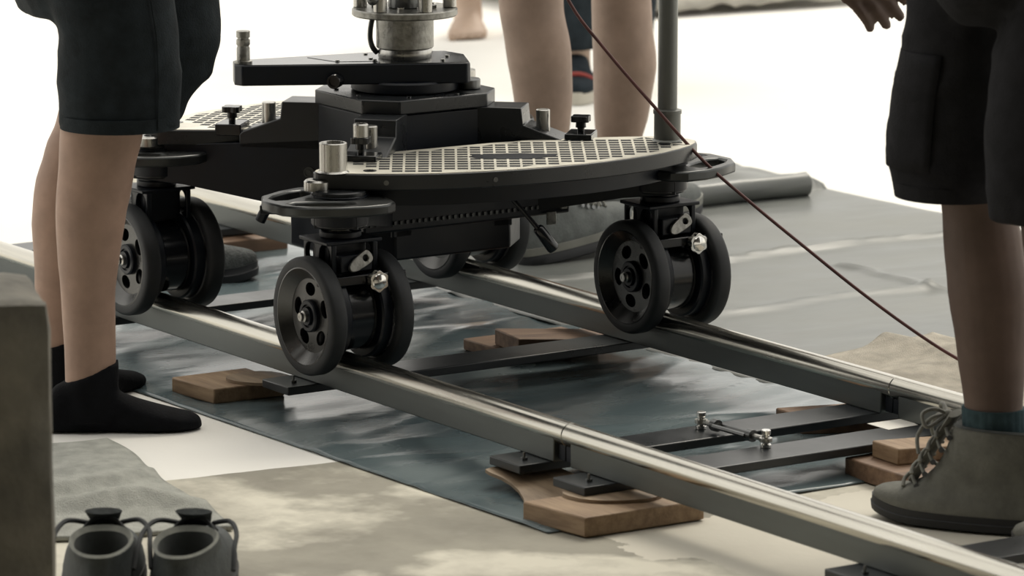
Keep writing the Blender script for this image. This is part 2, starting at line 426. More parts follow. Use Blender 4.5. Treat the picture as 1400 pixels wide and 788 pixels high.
# ------------------------------------------------------------------ camera track
G = 0.62; Z_TIE0, Z_TIE1, Z_TOP = 0.036, 0.050, 0.112
JX = 0.585
def track_section(x0, x1, ties, label, beam_gap_l, beam_gap_r):
    t = thing('track_section', label, 'camera track', ((x0 + x1) / 2, G / 2, 0), 'sections of the camera track')
    for y in (0, G):
        r = MB(); hw = 0.017; a, b = x0 + beam_gap_l, x1 - beam_gap_r
        r.box(((a + b) / 2, y, (Z_TIE1 + 0.100) / 2), (b - a, hw * 2, 0.100 - Z_TIE1))
        rb = r.build('rail_beam', 'rail_steel', t, smooth=30, bevel=0.0018)
        r = MB(); r.bevcyl((x0 + 0.0006, y, 0.0935), (x1 - 0.0006, y, 0.0935), 0.0185, 0.0008, 40)
        r.build('rail_tube', 'rail_tube', rb, smooth=30)
        for xe, on in ((x0, beam_gap_l > 0), (x1, beam_gap_r > 0)):
            if on:
                sgn = 1 if xe == x0 else -1
                k = MB(); k.box((xe + sgn * 0.010, y, 0.075), (0.018, 0.020, 0.042)); k.build('joint_block', 'black', rb, bevel=0.001)
                k = MB()
                for q in (-1, 1): k.cyl((xe + sgn * 0.012, y - 0.0105, 0.082), (xe + sgn * 0.012, y - 0.0135, 0.082), 0.0025, 10)
                k.build('joint_pin', 'steel', rb)
    for x in ties:
        k = MB(); k.box((x, G / 2, (Z_TIE0 + Z_TIE1) / 2), (0.084, G + 0.145, Z_TIE1 - Z_TIE0))
        ti = k.build('sleeper', 'tie', t, bevel=0.0018)
        for y in (-0.045, G + 0.045):
            k = MB(); k.cyl((x + 0.012, y, Z_TIE1), (x + 0.012, y, Z_TIE1 + 0.004), 0.0055, 6); k.cyl((x + 0.012, y, Z_TIE1), (x + 0.012, y, Z_TIE1 + 0.012), 0.0022, 8)
            k.build('sleeper_bolt', 'gun', ti)
    return t
track_section(-2.02, JX, (-1.52, -0.842, -0.166, 0.513), 'left section of steel camera track, under the dolly', 0.0, 0.022)
track_section(JX, 3.6, (0.685, 1.345, 2.05, 2.75, 3.4), 'right section of steel camera track, running past the boots', 0.022, 0.0)

# turnbuckle joining the two sleepers at the joint
t = thing('turnbuckle', 'small steel turnbuckle rod bolted across two sleepers at the track joint', 'turnbuckle', (0.575, 0.305, Z_TIE1))
pa, pb = Vector((0.497, 0.303, 0)), Vector((0.658, 0.308, 0))
for p in (pa, pb):
    k = MB(); k.bevcyl((p.x, p.y, Z_TIE1), (p.x, p.y, Z_TIE1 + 0.006), 0.0085, 0.001); k.cyl((p.x, p.y, Z_TIE1 + 0.006), (p.x, p.y, Z_TIE1 + 0.022), 0.0055, 16)
    k.bevcyl((p.x, p.y, Z_TIE1 + 0.020), (p.x, p.y, Z_TIE1 + 0.028), 0.0075, 0.001, 20); k.build('anchor_bolt', 'chrome', t)
zz = Z_TIE1 + 0.0125; d = (pb - pa).normalized(); nrm = Vector((-d.y, d.x, 0))
for p, s_ in ((pa, 1), (pb, -1)):
    k = MB(); p = Vector((p.x, p.y, zz)); k.lathe([(0.0058, -0.003), (0.010, -0.003), (0.010, 0.003), (0.0058, 0.003)], p, (0, 0, 1), 20, True)
    k.cyl(p + d * s_ * 0.008, p + d * s_ * 0.045, 0.0046, 10); k.build('eye_rod', 'steel', t)
k = MB(); mid = (pa + pb) / 2; mid.z = zz
for s_ in (-1, 1): k.tube([mid - d * 0.040 + nrm * s_ * 0.0078, mid + d * 0.040 + nrm * s_ * 0.0078], 0.0040, 8)
for s_ in (-1, 1): k.cyl(mid + d * s_ * 0.038, mid + d * s_ * 0.050, 0.0095, 14)
k.build('body', 'gun', t)

# ------------------------------------------------------------------ wood and shims
def board(name, material, pts, z0, z1, label, tilt=None, bev=0.0025, cat='board'):
    mb = MB(); mb.plate(pts, z0, z1)
    if tilt:
        for v in mb.v: v.z += tilt(v.x, v.y) * (1 if v.z > (z0 + z1) / 2 else tilt.bottom if hasattr(tilt, 'bottom') else 0)
    return tag(mb.build(name, material, bevel=bev), label, cat)
board('wooden_board', 'wood', [(0.684, -0.153), (0.820, -0.135), (0.822, 0.075), (0.690, 0.075)], 0.002, 0.0315,
      'light brown wooden board under the near rail beside the track joint')
board('wooden_board', 'wood', [(-0.385, -0.143), (-0.262, -0.132), (-0.258, 0.0), (-0.384, 0.0)], 0.004, 0.030,
      'wooden board under the near rail in front of the black sock')
board('wooden_board', 'wood2', [(-0.420, 0.455), (-0.305, 0.455), (-0.300, 0.66), (-0.415, 0.66)], 0.004, 0.024,
      'lower wooden board half hidden beneath a thicker block, under the far rail')
k = board('wooden_block', 'wood2', [(-0.343, 0.470), (-0.240, 0.452), (-0.205, 0.665), (-0.310, 0.672)], 0.0245, 0.0355,
      'brown wooden wedge on a board under the far rail, thick end towards the near rail', cat='block')
for v in k.data.vertices:
    if v.co.z > 0.03 and v.co.y < 0.5: v.co.z = 0.053
board('wooden_board', 'wood2', [(0.712, 0.418), (0.888, 0.414), (0.872, 0.68), (0.705, 0.68)], 0.002, 0.0318,
      'wide lower wooden board beside the laced boot')
k = board('wooden_block', 'wood', [(0.735, 0.452), (0.805, 0.448), (0.815, 0.585), (0.737, 0.585)], 0.032, 0.058,
      'short wooden block on top of the wide board beside the boot laces', cat='block')
for v in k.data.vertices:
    if v.co.z > 0.05 and v.co.y > 0.52: v.co.z = 0.050
board('wooden_board', 'wood2', [(0.372, 0.54), (0.45, 0.535), (0.53, 0.68), (0.42, 0.70)], 0.004, 0.033,
      'small wooden offcut peeking out under the far rail near the turnbuckle')
board('wooden_board', 'wood2', [(-1.60, 0.53), (-1.43, 0.53), (-1.43, 0.70), (-1.60, 0.70)], 0.004, 0.034,
      'wooden board under the far rail at the back, behind the dolly')
board('wooden_board', 'wood', [(1.29, -0.06), (1.42, -0.06), (1.42, 0.10), (1.29, 0.10)], 0.001, 0.0355,
      'wooden board under the near rail at the bottom edge of the view')
def shim(label, pts, zf, thick=0.005):
    mb = MB(); pp = smooth_poly(pts, 2); n = len(pp)
    vs = [(p[0], p[1], zf(p[0], p[1])) for p in pp] + [(p[0], p[1], zf(p[0], p[1]) + thick) for p in pp]
    c = (sum(p[0] for p in pp) / n, sum(p[1] for p in pp) / n)
    vs += [(c[0], c[1], zf(*c)), (c[0], c[1], zf(*c) + thick)]
    fs = []
    for i in range(n):
        j = (i + 1) % n; fs += [(i, j, n + j, n + i), (2 * n, j, i), (2 * n + 1, n + i, n + j)]
    mb.add(vs, fs)
    return tag(mb.build('plywood_shim', 'ply', smooth=40), label, 'shim')
shim('thin rounded plywood shim on the board by the black sock', [(-0.335, -0.075), (-0.275, -0.090), (-0.215, -0.03), (-0.235, 0.02), (-0.33, 0.01)], lambda x, y: 0.0302)
shim('thin plywood shim bent down to the tarp left of the joint board', [(0.470, -0.105), (0.56, -0.075), (0.672, -0.135), (0.640, 0.03), (0.50, 0.03)],
     lambda x, y: 0.005 + 0.024 * max(0, min(1, (0.62 - x) / 0.12)) if x < 0.62 else 0.005)
shim('curved plywood shim lying on the joint board under the sleeper plate', [(0.675, -0.095), (0.765, -0.080), (0.80, 0.03), (0.70, 0.06), (0.672, -0.02)],
     lambda x, y: 0.0317)
tag(MB().plate([(0.610, 0.540), (0.664, 0.540), (0.662, 0.600), (0.612, 0.612)], Z_TIE1 - 0.0002 + 0.0004, Z_TIE1 + 0.0009).build('white_quad', 'flat_white', smooth=0),
    'small flat white quad on the sleeper below the far rail joint', 'flat_white')  # thin white quad lying flat on the sleeper top

# ------------------------------------------------------------------ camera dolly
DX, DY = -0.392, 0.321
dolly = thing('camera_dolly', 'black four-cornered camera dolly with grip-topped decks standing on the track', 'camera dolly', (DX, DY, Z_TOP))
KX, KY = 0.305, 0.315           # corner pivots from the centre
def octo(cx, cy, hx, hy, ch): return [(cx - hx + ch, cy - hy), (cx + hx - ch, cy - hy), (cx + hx, cy - hy + ch), (cx + hx, cy + hy - ch),
                                      (cx + hx - ch, cy + hy), (cx - hx + ch, cy + hy), (cx - hx, cy + hy - ch), (cx - hx, cy - hy + ch)]
# turret body and top plate
k = MB(); k.plate(octo(DX, DY, 0.118, 0.129, 0.045), 0.222, 0.4515); body = k.build('turret_body', 'black', dolly, bevel=0.003)
k = MB(); k.plate(octo(DX, DY, 0.122, 0.133, 0.046), 0.452, 0.476); k.build('turret_top_plate', 'deck', dolly, bevel=0.0025)
k = MB(); k.bevcyl((DX, DY, 0.476), (DX, DY, 0.497), 0.092, 0.003, 48); k.build('slewing_ring', 'black', dolly)
k = MB()
for a in range(8):
    an = a * PI / 4 + 0.3; k.cyl((DX + 0.113 * math.cos(an), DY + 0.118 * math.sin(an), 0.476), (DX + 0.113 * math.cos(an), DY + 0.118 * math.sin(an), 0.4785), 0.004, 12)
k.build('plate_screws', 'gun', dolly, kind='stuff')
k = MB(); k.bevcyl((DX + 0.06, DY + 0.090, 0.476), (DX + 0.06, DY + 0.090, 0.494), 0.020, 0.002); k.build('bearing_stud', 'gun', dolly)
# lower gear housing and belt
k = MB(); k.plate(octo(DX, DY, 0.150, 0.175, 0.06), 0.212, 0.268); k.build('gear_housing', 'black', dolly, bevel=0.004)
k = MB(); k.box((DX + 0.165, DY + 0.005, 0.297), (0.05, 0.41, 0.055)); k.build('cross_beam', 'black', dolly, bevel=0.004)
k = MB(); k.box((DX - 0.165, DY, 0.297), (0.05, 0.34, 0.055)); k.build('cross_beam', 'black', dolly, bevel=0.004)
k = MB(); k.box((DX, DY - 0.10, 0.275), (0.30, 0.04, 0.05)); k.build('side_beam', 'black', dolly, bevel=0.003)
k = MB(); k.box((DX, DY + 0.10, 0.275), (0.30, 0.04, 0.05)); k.build('side_beam', 'black', dolly, bevel=0.003)
k = MB()
for i in range(34):
    y = DY - 0.20 + i * 0.0118
    k.box((DX + 0.1915, y, 0.285), (0.004, 0.0045, 0.006))
k.build('chain', 'handle_metal', dolly, kind='stuff', label='row of small bright chain links')
k = MB(); k.box((DX + 0.20, DY + 0.19, 0.287), (0.006, 0.012, 0.014)); k.box((DX + 0.20, DY + 0.165, 0.266), (0.004, 0.018, 0.022)); k.build('chain_tensioner', 'steel_worn', dolly, bevel=0.001)

S2 = 2 ** -0.5
def star_knob(c, parent, r=0.0135, material='black_gloss', axis=(0, 0, 1), lobes=6, h=0.009, name='star_knob'):
    ax = Vector(axis).normalized(); q = Vector((0, 0, 1)).rotation_difference(ax).to_matrix()
    pts = []
    for i in range(48):
        a = 2 * PI * i / 48; rr = r * (1 + (0.08 if material == 'chrome' else 0.16) * math.cos(lobes * a)); pts.append((rr * math.cos(a), rr * math.sin(a)))
    k = MB(); m4 = Matrix.Translation(Vector(c)) @ q.to_4x4(); k.plate(pts, 0, h, mtx=m4)
    k.lathe([(r * 0.55, -h * 1.0), (r * 0.5, 0.0005)], c, axis, 18)
    if material == 'chrome': k.lathe([(r * 0.8, h - .0005), (r * 0.7, h + .0015), (r * 0.35, h + .003), (0, h + .0033)], c, axis, 24)
    return k.build(name, material, parent, bevel=0.0012)
def extr_profile(k, origin, ud, prof, w):
    """extrude an (s,z) profile sideways by +-w; ud is the plan direction of s"""
    ud = Vector((ud[0], ud[1], 0)); nd = Vector((-ud.y, ud.x, 0)); n = len(prof)
    mtx = Matrix(((ud.x, 0, nd.x, origin[0]), (ud.y, 0, nd.y, origin[1]), (0, 1, 0, 0), (0, 0, 0, 1)))
    k.plate(prof, -w, w, mtx=mtx)
for sx in (1, -1):
    for sy in (-1, 1):
        kx, ky = DX + sx * KX, DY + sy * KY
        L = math.hypot(KX, KY); ud = (sx * KX / L, sy * KY / L); o = (DX, DY)
        P = lambda s, off=0: Vector((DX + ud[0] * s - ud[1] * off, DY + ud[1] * s + ud[0] * off, 0))
        # swing leg
        k = MB(); extr_profile(k, o, ud, [(0.10, 0.262), (0.20, 0.272), (0.38, 0.305), (0.47, 0.313), (0.47, 0.366), (0.43, 0.372), (0.28, 0.380), (0.10, 0.392)], 0.036)
        k.plate(circ(kx, ky, 0.047, 32), 0.318, 0.366)
        leg = k.build('swing_leg', 'black', dolly, bevel=0.003)
        # bracket above the leg
        k = MB(); extr_profile(k, o, ud, [(0.115, 0.372), (0.282, 0.372), (0.282, 0.394), (0.275, 0.401), (0.210, 0.424), (0.207, 0.453), (0.115, 0.453)], 0.036)
        br = k.build('leg_bracket', 'deck', dolly, bevel=0.002)
        k = MB()
        for off in (-0.014, 0.014):
            c_ = P(0.2072, off); c_.z = 0.439; dv = Vector((ud[0], ud[1], 0)); k.cyl(c_, c_ + dv * 0.0012, 0.0045, 14)
        k.build('screw_hole', 'black_gloss', br)
        k = MB(); c_ = P(0.238); k.bevcyl((c_.x, c_.y, 0.408), (c_.x, c_.y, 0.4475), 0.0118, 0.0015, 24); k.build('locating_pin', 'steel', br)
        k = MB(); c_ = P(0.303); k.box((c_.x, c_.y, 0.4005), (0.046, 0.062, 0.020), math.atan2(ud[1], ud[0])); kb = k.build('knob_block', 'black_gloss', dolly, bevel=0.002)
        k = MB(); k.cyl((c_.x, c_.y, 0.410), (c_.x, c_.y, 0.430), 0.006, 14); k.build('knob_stem', 'black_gloss', kb)
        star_knob((c_.x, c_.y, 0.428), kb, 0.0165, lobes=4, h=0.010)
        if sx == 1 and sy == -1:
            k = MB(); k.lathe([(0.0128, 0), (0.0128, 0.02), (0.0112, 0.022), (0.0075, 0.022), (0.0075, 0.012)], (c_.x, c_.y, 0.4385), (0, 0, 1), 24); k.build('pin_cap', 'steel', kb)
        k = MB(); c_ = P(0.135, -0.050); k.cyl((c_.x, c_.y, 0.33), (c_.x - ud[1] * 0, c_.y, 0.345), 0.004, 10)
        # round bolt head on the leg side
        off = -0.0365 if (sx * -1) * 1 > 0 else 0.0365
        nd = Vector((-ud[1], ud[0], 0)); nd = nd if nd.dot(VD) < 0 else -nd
        c_ = P(0.160) + nd * 0.0362; c_.z = 0.333
        k = MB(); k.lathe([(0.0095, 0), (0.0095, 0.002), (0.0075, 0.002), (0.0075, 0.0005), (0.004, 0.0005), (0.004, 0.002)], c_, nd, 20); k.build('leg_bolt', 'handle_metal', leg)
        # corner handle ring
        hexo = [(-0.112, 0.040), (-0.112, -0.035), (-0.058, -0.128), (0.058, -0.128), (0.112, -0.035), (0.112, 0.040), (0.045, 0.062), (-0.045, 0.062)]
        outer = smooth_poly([(kx + a, ky - b * sy) for a, b in hexo], 1)
        h1 = smooth_poly([(kx + a, ky - b * sy) for a, b in ((-0.094, -0.026), (-0.050, -0.108), (-0.007, -0.108), (-0.034, -0.044), (-0.058, -0.012))], 1)
        h2 = smooth_poly([(kx + a, ky - b * sy) for a, b in ((0.094, -0.026), (0.050, -0.108), (0.007, -0.108), (0.034, -0.044), (0.058, -0.012))], 1)
        k = MB(); k.plate(outer, 0.345, 0.3625, [h1, h2]); hd = k.build('corner_handle', 'handle_metal', dolly, bevel=0.0035)
        if sx == 1 and sy == -1:
            k = MB(); k.tube([(kx - 0.095, ky - 0.075, 0.340), (kx - 0.102, ky - 0.081, 0.330), (kx - 0.108, ky - 0.087, 0.314)], 0.009, 12); k.box((kx - 0.075, ky - 0.075, 0.338), (0.05, 0.03, 0.014), 0.9); k.build('locking_tab', 'black', hd, bevel=0.001)
        # king pin
        k = MB(); k.bevcyl((kx, ky, 0.314), (kx, ky, 0.3455), 0.0445, 0.002, 36); kp = k.build('king_pin_housing', 'handle_metal' if False else 'deck', dolly)
        k = MB(); k.bevcyl((kx, ky, 0.362), (kx, ky, 0.3735), 0.044, 0.002, 36); k.build('king_pin_collar', 'deck', kp)
        k = MB(); k.lathe([(0.022, 0), (0.022, 0.014), (0.019, 0.017), (0.008, 0.017), (0.008, 0.012)], (kx - sx * 0.024, ky + sy * 0.028, 0.3715), (0, 0, 1), 36); k.build('king_pin_cap', 'steel', kp)
        k = MB(); k.bevcyl((kx, ky, 0.308), (kx, ky, 0.3145), 0.0205, 0.001, 24); k.build('king_pin', 'steel', kp)
        k = MB(); k.bevcyl((kx, ky, 0.2965), (kx, ky, 0.3085), 0.034, 0.002, 32); k.build('swivel_collar', 'black', kp)

        # ---- caster: fork, wheels, guide roller
        AX, AZ = kx + 0.008, 0.174
        k = MB()
        k.box((kx, ky, 0.2940), (0.088, 0.104, 0.006))
        win = lambda: None
        mtx = Matrix(((1, 0, 0, 0), (0, 0, 1, 0), (0, 1, 0, 0), (0, 0, 0, 1)))
        out = [(kx - 0.044, 0.2915), (kx - 0.044, 0.242), (kx - 0.030, 0.222), (kx - 0.026, 0.152), (kx + 0.034, 0.152), (kx + 0.036, 0.222), (kx + 0.044, 0.240), (kx + 0.044, 0.2915)]
        w1 = smooth_poly([(kx - 0.038, 0.288), (kx - 0.005, 0.288), (kx - 0.005, 0.255), (kx - 0.038, 0.255)], 2)
        w2 = smooth_poly([(kx + 0.005, 0.288), (kx + 0.038, 0.288), (kx + 0.038, 0.250), (kx + 0.005, 0.250)], 2)
        for off in (-0.043, 0.034):
            m2 = mtx.copy(); m2[1][3] = ky + off; k.plate(out, 0, 0.009, [w1, w2], mtx=m2)
        k.box((kx - 0.004, ky, 0.265), (0.050, 0.07, 0.054))
        fork = k.build('caster_fork', 'black', dolly, bevel=0.0015)
        k = MB(); k.cyl((AX, ky - 0.082, AZ), (AX, ky + 0.082, AZ), 0.007, 16); k.build('axle', 'steel', fork)
        for s_ in (-1, 1):
            yc = ky + s_ * 0.0625; av = Vector((0, s_, 0)); o_ = Vector((AX, yc, AZ))
            # tyre
            k = MB(); R = 0.0965; hw = 0.0155
            k.lathe([(R - 0.0165, hw - 0.001), (R - 0.006, hw), (R - 0.0015, hw - 0.003), (R, hw - 0.007), (R, -hw + 0.007), (R - 0.0015, -hw + 0.003), (R - 0.006, -hw), (R - 0.0165, -hw + 0.001)], o_, av, 56, True)
            k.build('tyre', 'tyre', fork, smooth=50)
            # rim: dish with pierced disc
            k = MB()
            k.lathe([(R - 0.0165, hw - 0.0008), (R - 0.0185, hw - 0.0003), (R - 0.020, hw - 0.002), (R - 0.036, -0.002), (R - 0.036, -0.008), (R - 0.020, -hw + 0.002), (R - 0.0165, -hw + 0.001)], o_, av, 56, True)
            q = Vector((0, 0, 1)).rotation_difference(av).to_matrix().to_4x4(); m4 = Matrix.Translation(o_) @ q
            a0 = random.random() * 1.2
            holes = [circ(0.043 * math.cos(a0 + i * 2 * PI / 5), 0.043 * math.sin(a0 + i * 2 * PI / 5), 0.0130, 16, 0.85, 1.15, a0 + i * 2 * PI / 5) for i in range(5)]
            k.plate(circ(0, 0, R - 0.0345, 48), -0.0075, -0.0025, holes, mtx=m4)
            k.build('wheel_rim', 'rim', fork, smooth=30)
            k = MB(); k.lathe([(0.0265, -0.010), (0.0265, 0.004), (0.0245, 0.006), (0.019, 0.006), (0.019, 0.003), (0.0155, 0.003), (0.0145, 0.009), (0.0, 0.009)], o_, av, 32)
            k.build('hub', 'black', fork)
            k = MB(); k.lathe([(0.0095, 0.008), (0.0095, 0.014), (0.006, 0.0165), (0.006, 0.020), (0.003, 0.020), (0.003, 0.016)], o_, av, 18); k.build('axle_nut', 'steel', fork)
        for s_ in (-1, 1):
            k = MB(); k.lathe([(0.020, 0.0275), (0.074, 0.0275), (0.077, 0.0305), (0.077, 0.0465), (0.020, 0.0465)], (AX, ky, AZ), (0, s_, 0), 44, True)
            k.build('brake_drum', 'black', fork, smooth=40)
        # guide roller with flanges
        o_ = Vector((AX, ky, AZ)); rr = AZ - Z_TOP
        k = MB(); k.lathe([(0.020, -0.024), (rr - 0.010, -0.024), (rr - 0.003, -0.0225), (rr, -0.0215), (rr, 0.0215), (rr - 0.003, 0.0225), (rr - 0.010, 0.024), (0.020, 0.024)], o_, (0, 1, 0), 48, True)
        k.build('guide_roller', 'black_gloss' if sx == 1 or sy == -1 else 'gun', fork, smooth=40)
        for s_ in (-1, 1):
            k = MB(); k.lathe([(rr - 0.0012, s_ * 0.0215), (rr - 0.0012, s_ * 0.0245), (rr + 0.0012, s_ * 0.0245), (rr + 0.0012, s_ * 0.0215)], o_, (0, 1, 0), 48, True); k.build('roller_edge', 'rim', fork, smooth=40)
        # brake bar, chrome star knob and latch on the outer side
        ox = kx + sx * 0.052
        k = MB(); k.box((ox + sx * 0.006, ky + 0.004, 0.236), (0.022, 0.156, 0.015)); k.build('brake_bar', 'black_gloss', fork, bevel=0.0015)
        k = MB(); k.cyl((ox + sx * 0.008, ky + 0.022, 0.233), (ox + sx * 0.022, ky + 0.022, 0.233), 0.008, 14); k.build('knob_shaft', 'black', fork)
        star_knob((ox + sx * 0.020, ky + 0.022, 0.233), fork, 0.0165, 'chrome', (sx, 0, 0), 6, 0.012)
        k = MB(); m4 = Matrix.Translation(Vector((ox + sx * 0.001, ky + 0.004, 0.262))) @ Vector((0, 0, 1)).rotation_difference(Vector((sx, 0, 0.25))).to_matrix().to_4x4() @ Matrix.Rotation(PI / 2 + 0.5 * sx, 4, 'Z')
        k.plate([(a, b) for a, b in smooth_poly([(-0.024, -0.008), (0.010, -0.012), (0.024, -0.010), (0.024, 0.010), (0.010, 0.012), (-0.024, 0.008)], 2)], -0.003, 0.004, [circ(0.011, 0, 0.0055, 16)], mtx=m4)
        k.build('latch_lever', 'steel_worn', fork, bevel=0.0015)
        k = MB(); k.box((kx + sx * 0.035, ky, 0.260), (0.03, 0.06, 0.028)); k.build('latch_block', 'black', fork, bevel=0.002)

# ---- decks
def deck(sgn):
    right = [(-0.150, 0.012), (-0.128, -0.022), (-0.106, -0.026), (-0.094, -0.016), (-0.045, 0.040), (0.003, 0.120), (0.030, 0.200), (0.050, 0.300), (0.056, 0.400), (0.045, 0.500), (0.020, 0.590), (-0.020, 0.665), (-0.060, 0.690),
             (-0.118, 0.665), (-0.160, 0.590), (-0.185, 0.520), (-0.215, 0.430), (-0.225, 0.230), (-0.225, 0.150), (-0.205, 0.090)]
    pts = [(x if sgn > 0 else 2 * DX - x, y if sgn > 0 else y) for x, y in right]
    pts = [tuple(p) for p in (smooth_poly(pts, 1))]
    k = MB(); k.plate(pts, 0.3735, 0.3995); dk = k.build('deck', 'deck_rim' if False else 'deck', dolly, bevel=0.002, label='curved standing deck, ' + ('carrying the tall pole' if sgn > 0 else 'at the far end of the dolly'))
    # bright grid plate on top
    def shrink(m):
        out = []; n = len(pts)
        area = sum(pts[i][0] * pts[(i + 1) % n][1] - pts[(i + 1) % n][0] * pts[i][1] for i in range(n)); sg = 1 if area > 0 else -1
        for i in range(n):
            a, b = Vector(pts[i - 1]), Vector(pts[(i + 1) % n]); d = (b - a).normalized(); out.append((pts[i][0] - d.y * m * sg, pts[i][1] + d.x * m * sg))
        return out
    k = MB(); k.plate(shrink(0.003), 0.3994, 0.4006); k.build('grid_plate', 'deck_rim', dk, smooth=0)
    inner = shrink(0.014)
    def inside(p):
        c = False; j = len(inner) - 1
        for i in range(len(inner)):
            a, b = inner[i], inner[j]
            if (a[1] > p[1]) != (b[1] > p[1]) and p[0] < (b[0] - a[0]) * (p[1] - a[1]) / (b[1] - a[1]) + a[0]: c = not c
            j = i
        return c
    ang = math.radians(147.5 if sgn > 0 else 133); cu, su = math.cos(ang), math.sin(ang)
    ox, oy = (-0.07, 0.33) if sgn > 0 else (2 * DX + 0.07, 0.33)
    k = MB(); step_u, step_v = 0.0245, 0.0212
    hole1 = circ(ox, oy, 1, 4)
    for i in range(-30, 31):
        for j in range(-30, 31):
            u, v = i * step_u, j * step_v
            cell = []
            hu, hv = (step_u - 0.0090) / 2, (step_v - 0.0040) / 2
            for a, b in ((-hu, -hv), (hu, -hv), (hu, hv), (-hu, hv)):
                uu, vv_ = u + a, v + b; cell.append((ox + uu * cu - vv_ * su, oy + uu * su + vv_ * cu))
            ins = [inside(p) for p in cell]
            yy = oy + u * su + v * cu
            if yy < 0.075 or yy > 0.645: continue
            if all(ins) or sum(ins) == 3:
                if sum(ins) == 3: cell = [p for p, q in zip(cell, ins) if q]
                k.plate(cell, 0.4004, 0.40085)
    k.build('grip_pads', 'pad', dk, smooth=0, kind='stuff', label='dark anti-slip pads in a square grid')
    if sgn > 0:
        k = MB(); pp = []
        for i in range(40):
            a = 2 * PI * i / 40; rr = 1 + 0.14 * noise.noise((math.cos(a) * 2, math.sin(a) * 2, 3)); pp.append((0.072 * rr * math.cos(a), 0.028 * rr * math.sin(a)))
        an = math.radians(62); pp = [(-0.075 + x * math.cos(an) - y * math.sin(an), 0.330 + x * math.sin(an) + y * math.cos(an)) for x, y in pp]
        k.plate(pp, 0.4004, 0.4012); k.build('worn_patch', 'black', dk, smooth=0, label='dark worn oval patch on the grip')
    for y in (0.055, 0.615):
        x = -0.075 if y < 0.3 else -0.045
        x = x if sgn > 0 else 2 * DX - x
        k = MB(); k.plate(circ(x, y, 0.011, 20), 0.4005, 0.4014); k.build('deck_hole', 'black_gloss', dk, smooth=0)
    # corner sockets
    for y, hgt in ((0.0, 0.048), (0.642, 0.048)):
        x = -0.098 if y < 0.3 else -0.075
        x = x if sgn > 0 else 2 * DX - x
        z0 = 0.4006
        k = MB(); k.lathe([(0.026, 0), (0.0240, 0.002), (0.0225, 0.003), (0.0225, hgt - 0.001), (0.0215, hgt), (0.019, hgt), (0.0185, hgt - 0.001), (0.0185, 0.004)], (x, y, z0), (0, 0, 1), 40)
        so = k.build('post_socket', 'steel' if not (sgn > 0 and y > 0.3) else 'pole', dk, smooth=40)
        if sgn > 0 and y > 0.3:
            k = MB(); k.lathe([(0.0165, 0), (0.0165, 1.05), (0.015, 1.053), (0.0, 1.053)], (x, y, z0 + 0.005), (0, 0, 1), 32)
            k.build('upright_pole', 'pole', dk, smooth=50, label='tall grey metal pole in the far corner socket')
            k = MB(); k.lathe([(0.0165, 0.0), (0.0240, 0.001), (0.0240, 0.007), (0.0165, 0.009)], (x, y, z0 + hgt - 0.003), (0, 0, 1), 32); k.build('pole_ring', 'pole', dk)
    # side screws in the rim
    for f in (0.10, 0.42, 0.62):
        i = int(f * len(pts) * 0.52); a, b = Vector(pts[i]), Vector(pts[i + 1]); d = (b - a).normalized(); nr = Vector((d.y, -d.x, 0)) * (1 if sgn > 0 else -1)
        k = MB(); k.lathe([(0.0042, 0), (0.0042, 0.0008), (0.0025, 0.0008), (0.0025, 0.0002)], (a.x, a.y, 0.386), nr, 14); k.build('rim_screw', 'gun', dk)
    # frame below the deck
    inn = shrink(0.035)
    k = MB(); k.plate(inn, 0.343, 0.374); k.build('deck_frame', 'black', dk, bevel=0.002)
    return dk
deck(1); deck(-1)

# joystick lever below the near deck
lv = MB(); lv.tube([(0.000, 0.273, 0.352), (0.012, 0.300, 0.318), (0.024, 0.318, 0.292)], 0.0042, 10); lever = lv.build('steering_lever', 'black_gloss', dolly)
lv = MB(); lv.lathe([(0.0075, 0), (0.0095, 0.003), (0.0105, 0.044), (0.009, 0.047), (0, 0.047)], (0.022, 0.315, 0.297), (Vector((0.030, 0.343, 0.258)) - Vector((0.022, 0.315, 0.297))), 20); lv.build('lever_grip', 'black_gloss', lever)

# ---- rotating arm on the turret
AD = math.radians(63.0); AU = Vector((math.cos(AD), math.sin(AD), 0)); AV = Vector((-math.sin(AD), math.cos(AD), 0))
def ap(u, v, z=0.0): return Vector((DX + AU.x * u + AV.x * v, DY + AU.y * u + AV.y * v, z))
def apl(pts): return [tuple(ap(u, v)[:2]) for u, v in pts]
arm_o = [(-0.292, -0.058), (-0.280, -0.072), (0.098, -0.078), (0.104, -0.070), (0.104, 0.030), (0.075, 0.078), (-0.040, 0.078), (-0.292, -0.008)]
k = MB(); k.plate(apl(arm_o), 0.4945, 0.5290); arm = k.build('turret_arm', 'black', dolly, bevel=0.0025)
k = MB(); k.plate(apl([(u * 0.985, v * 0.96) for u, v in arm_o]), 0.5289, 0.5298); k.build('arm_top_plate', 'top_gloss', arm, smooth=0)
k = MB(); k.plate(apl([(-0.165, 0.012), (-0.060, 0.045), (-0.050, -0.048), (-0.120, -0.048)]), 0.5297, 0.5305); k.build('cover_plate', 'top_gloss', arm, smooth=0, bevel=0.0003)
k = MB()
for u, v in ((-0.055, -0.042), (-0.118, -0.042), (-0.064, 0.038), (0.060, -0.050), (0.072, 0.0), (-0.06, -0.02)):
    p = ap(u, v, 0.5295); k.cyl(p, p + Vector((0, 0, 0.003)), 0.0038, 12)
k.build('arm_screws', 'steel', arm, kind='stuff')
k = MB(); p = ap(-0.276, -0.042); k.lathe([(0.0150, 0), (0.0150, 0.004), (0.0112, 0.005), (0.0112, 0.026), (0.0100, 0.028), (0.0100, 0.030), (0.0116, 0.032), (0.0116, 0.040), (0.0095, 0.041), (0.0095, 0.043), (0.0116, 0.044), (0.0116, 0.054), (0.0105, 0.055), (0, 0.055)], (p.x, p.y, 0.5295), (0, 0, 1), 28)
k.build('spigot_pin', 'steel_worn', arm, smooth=40)
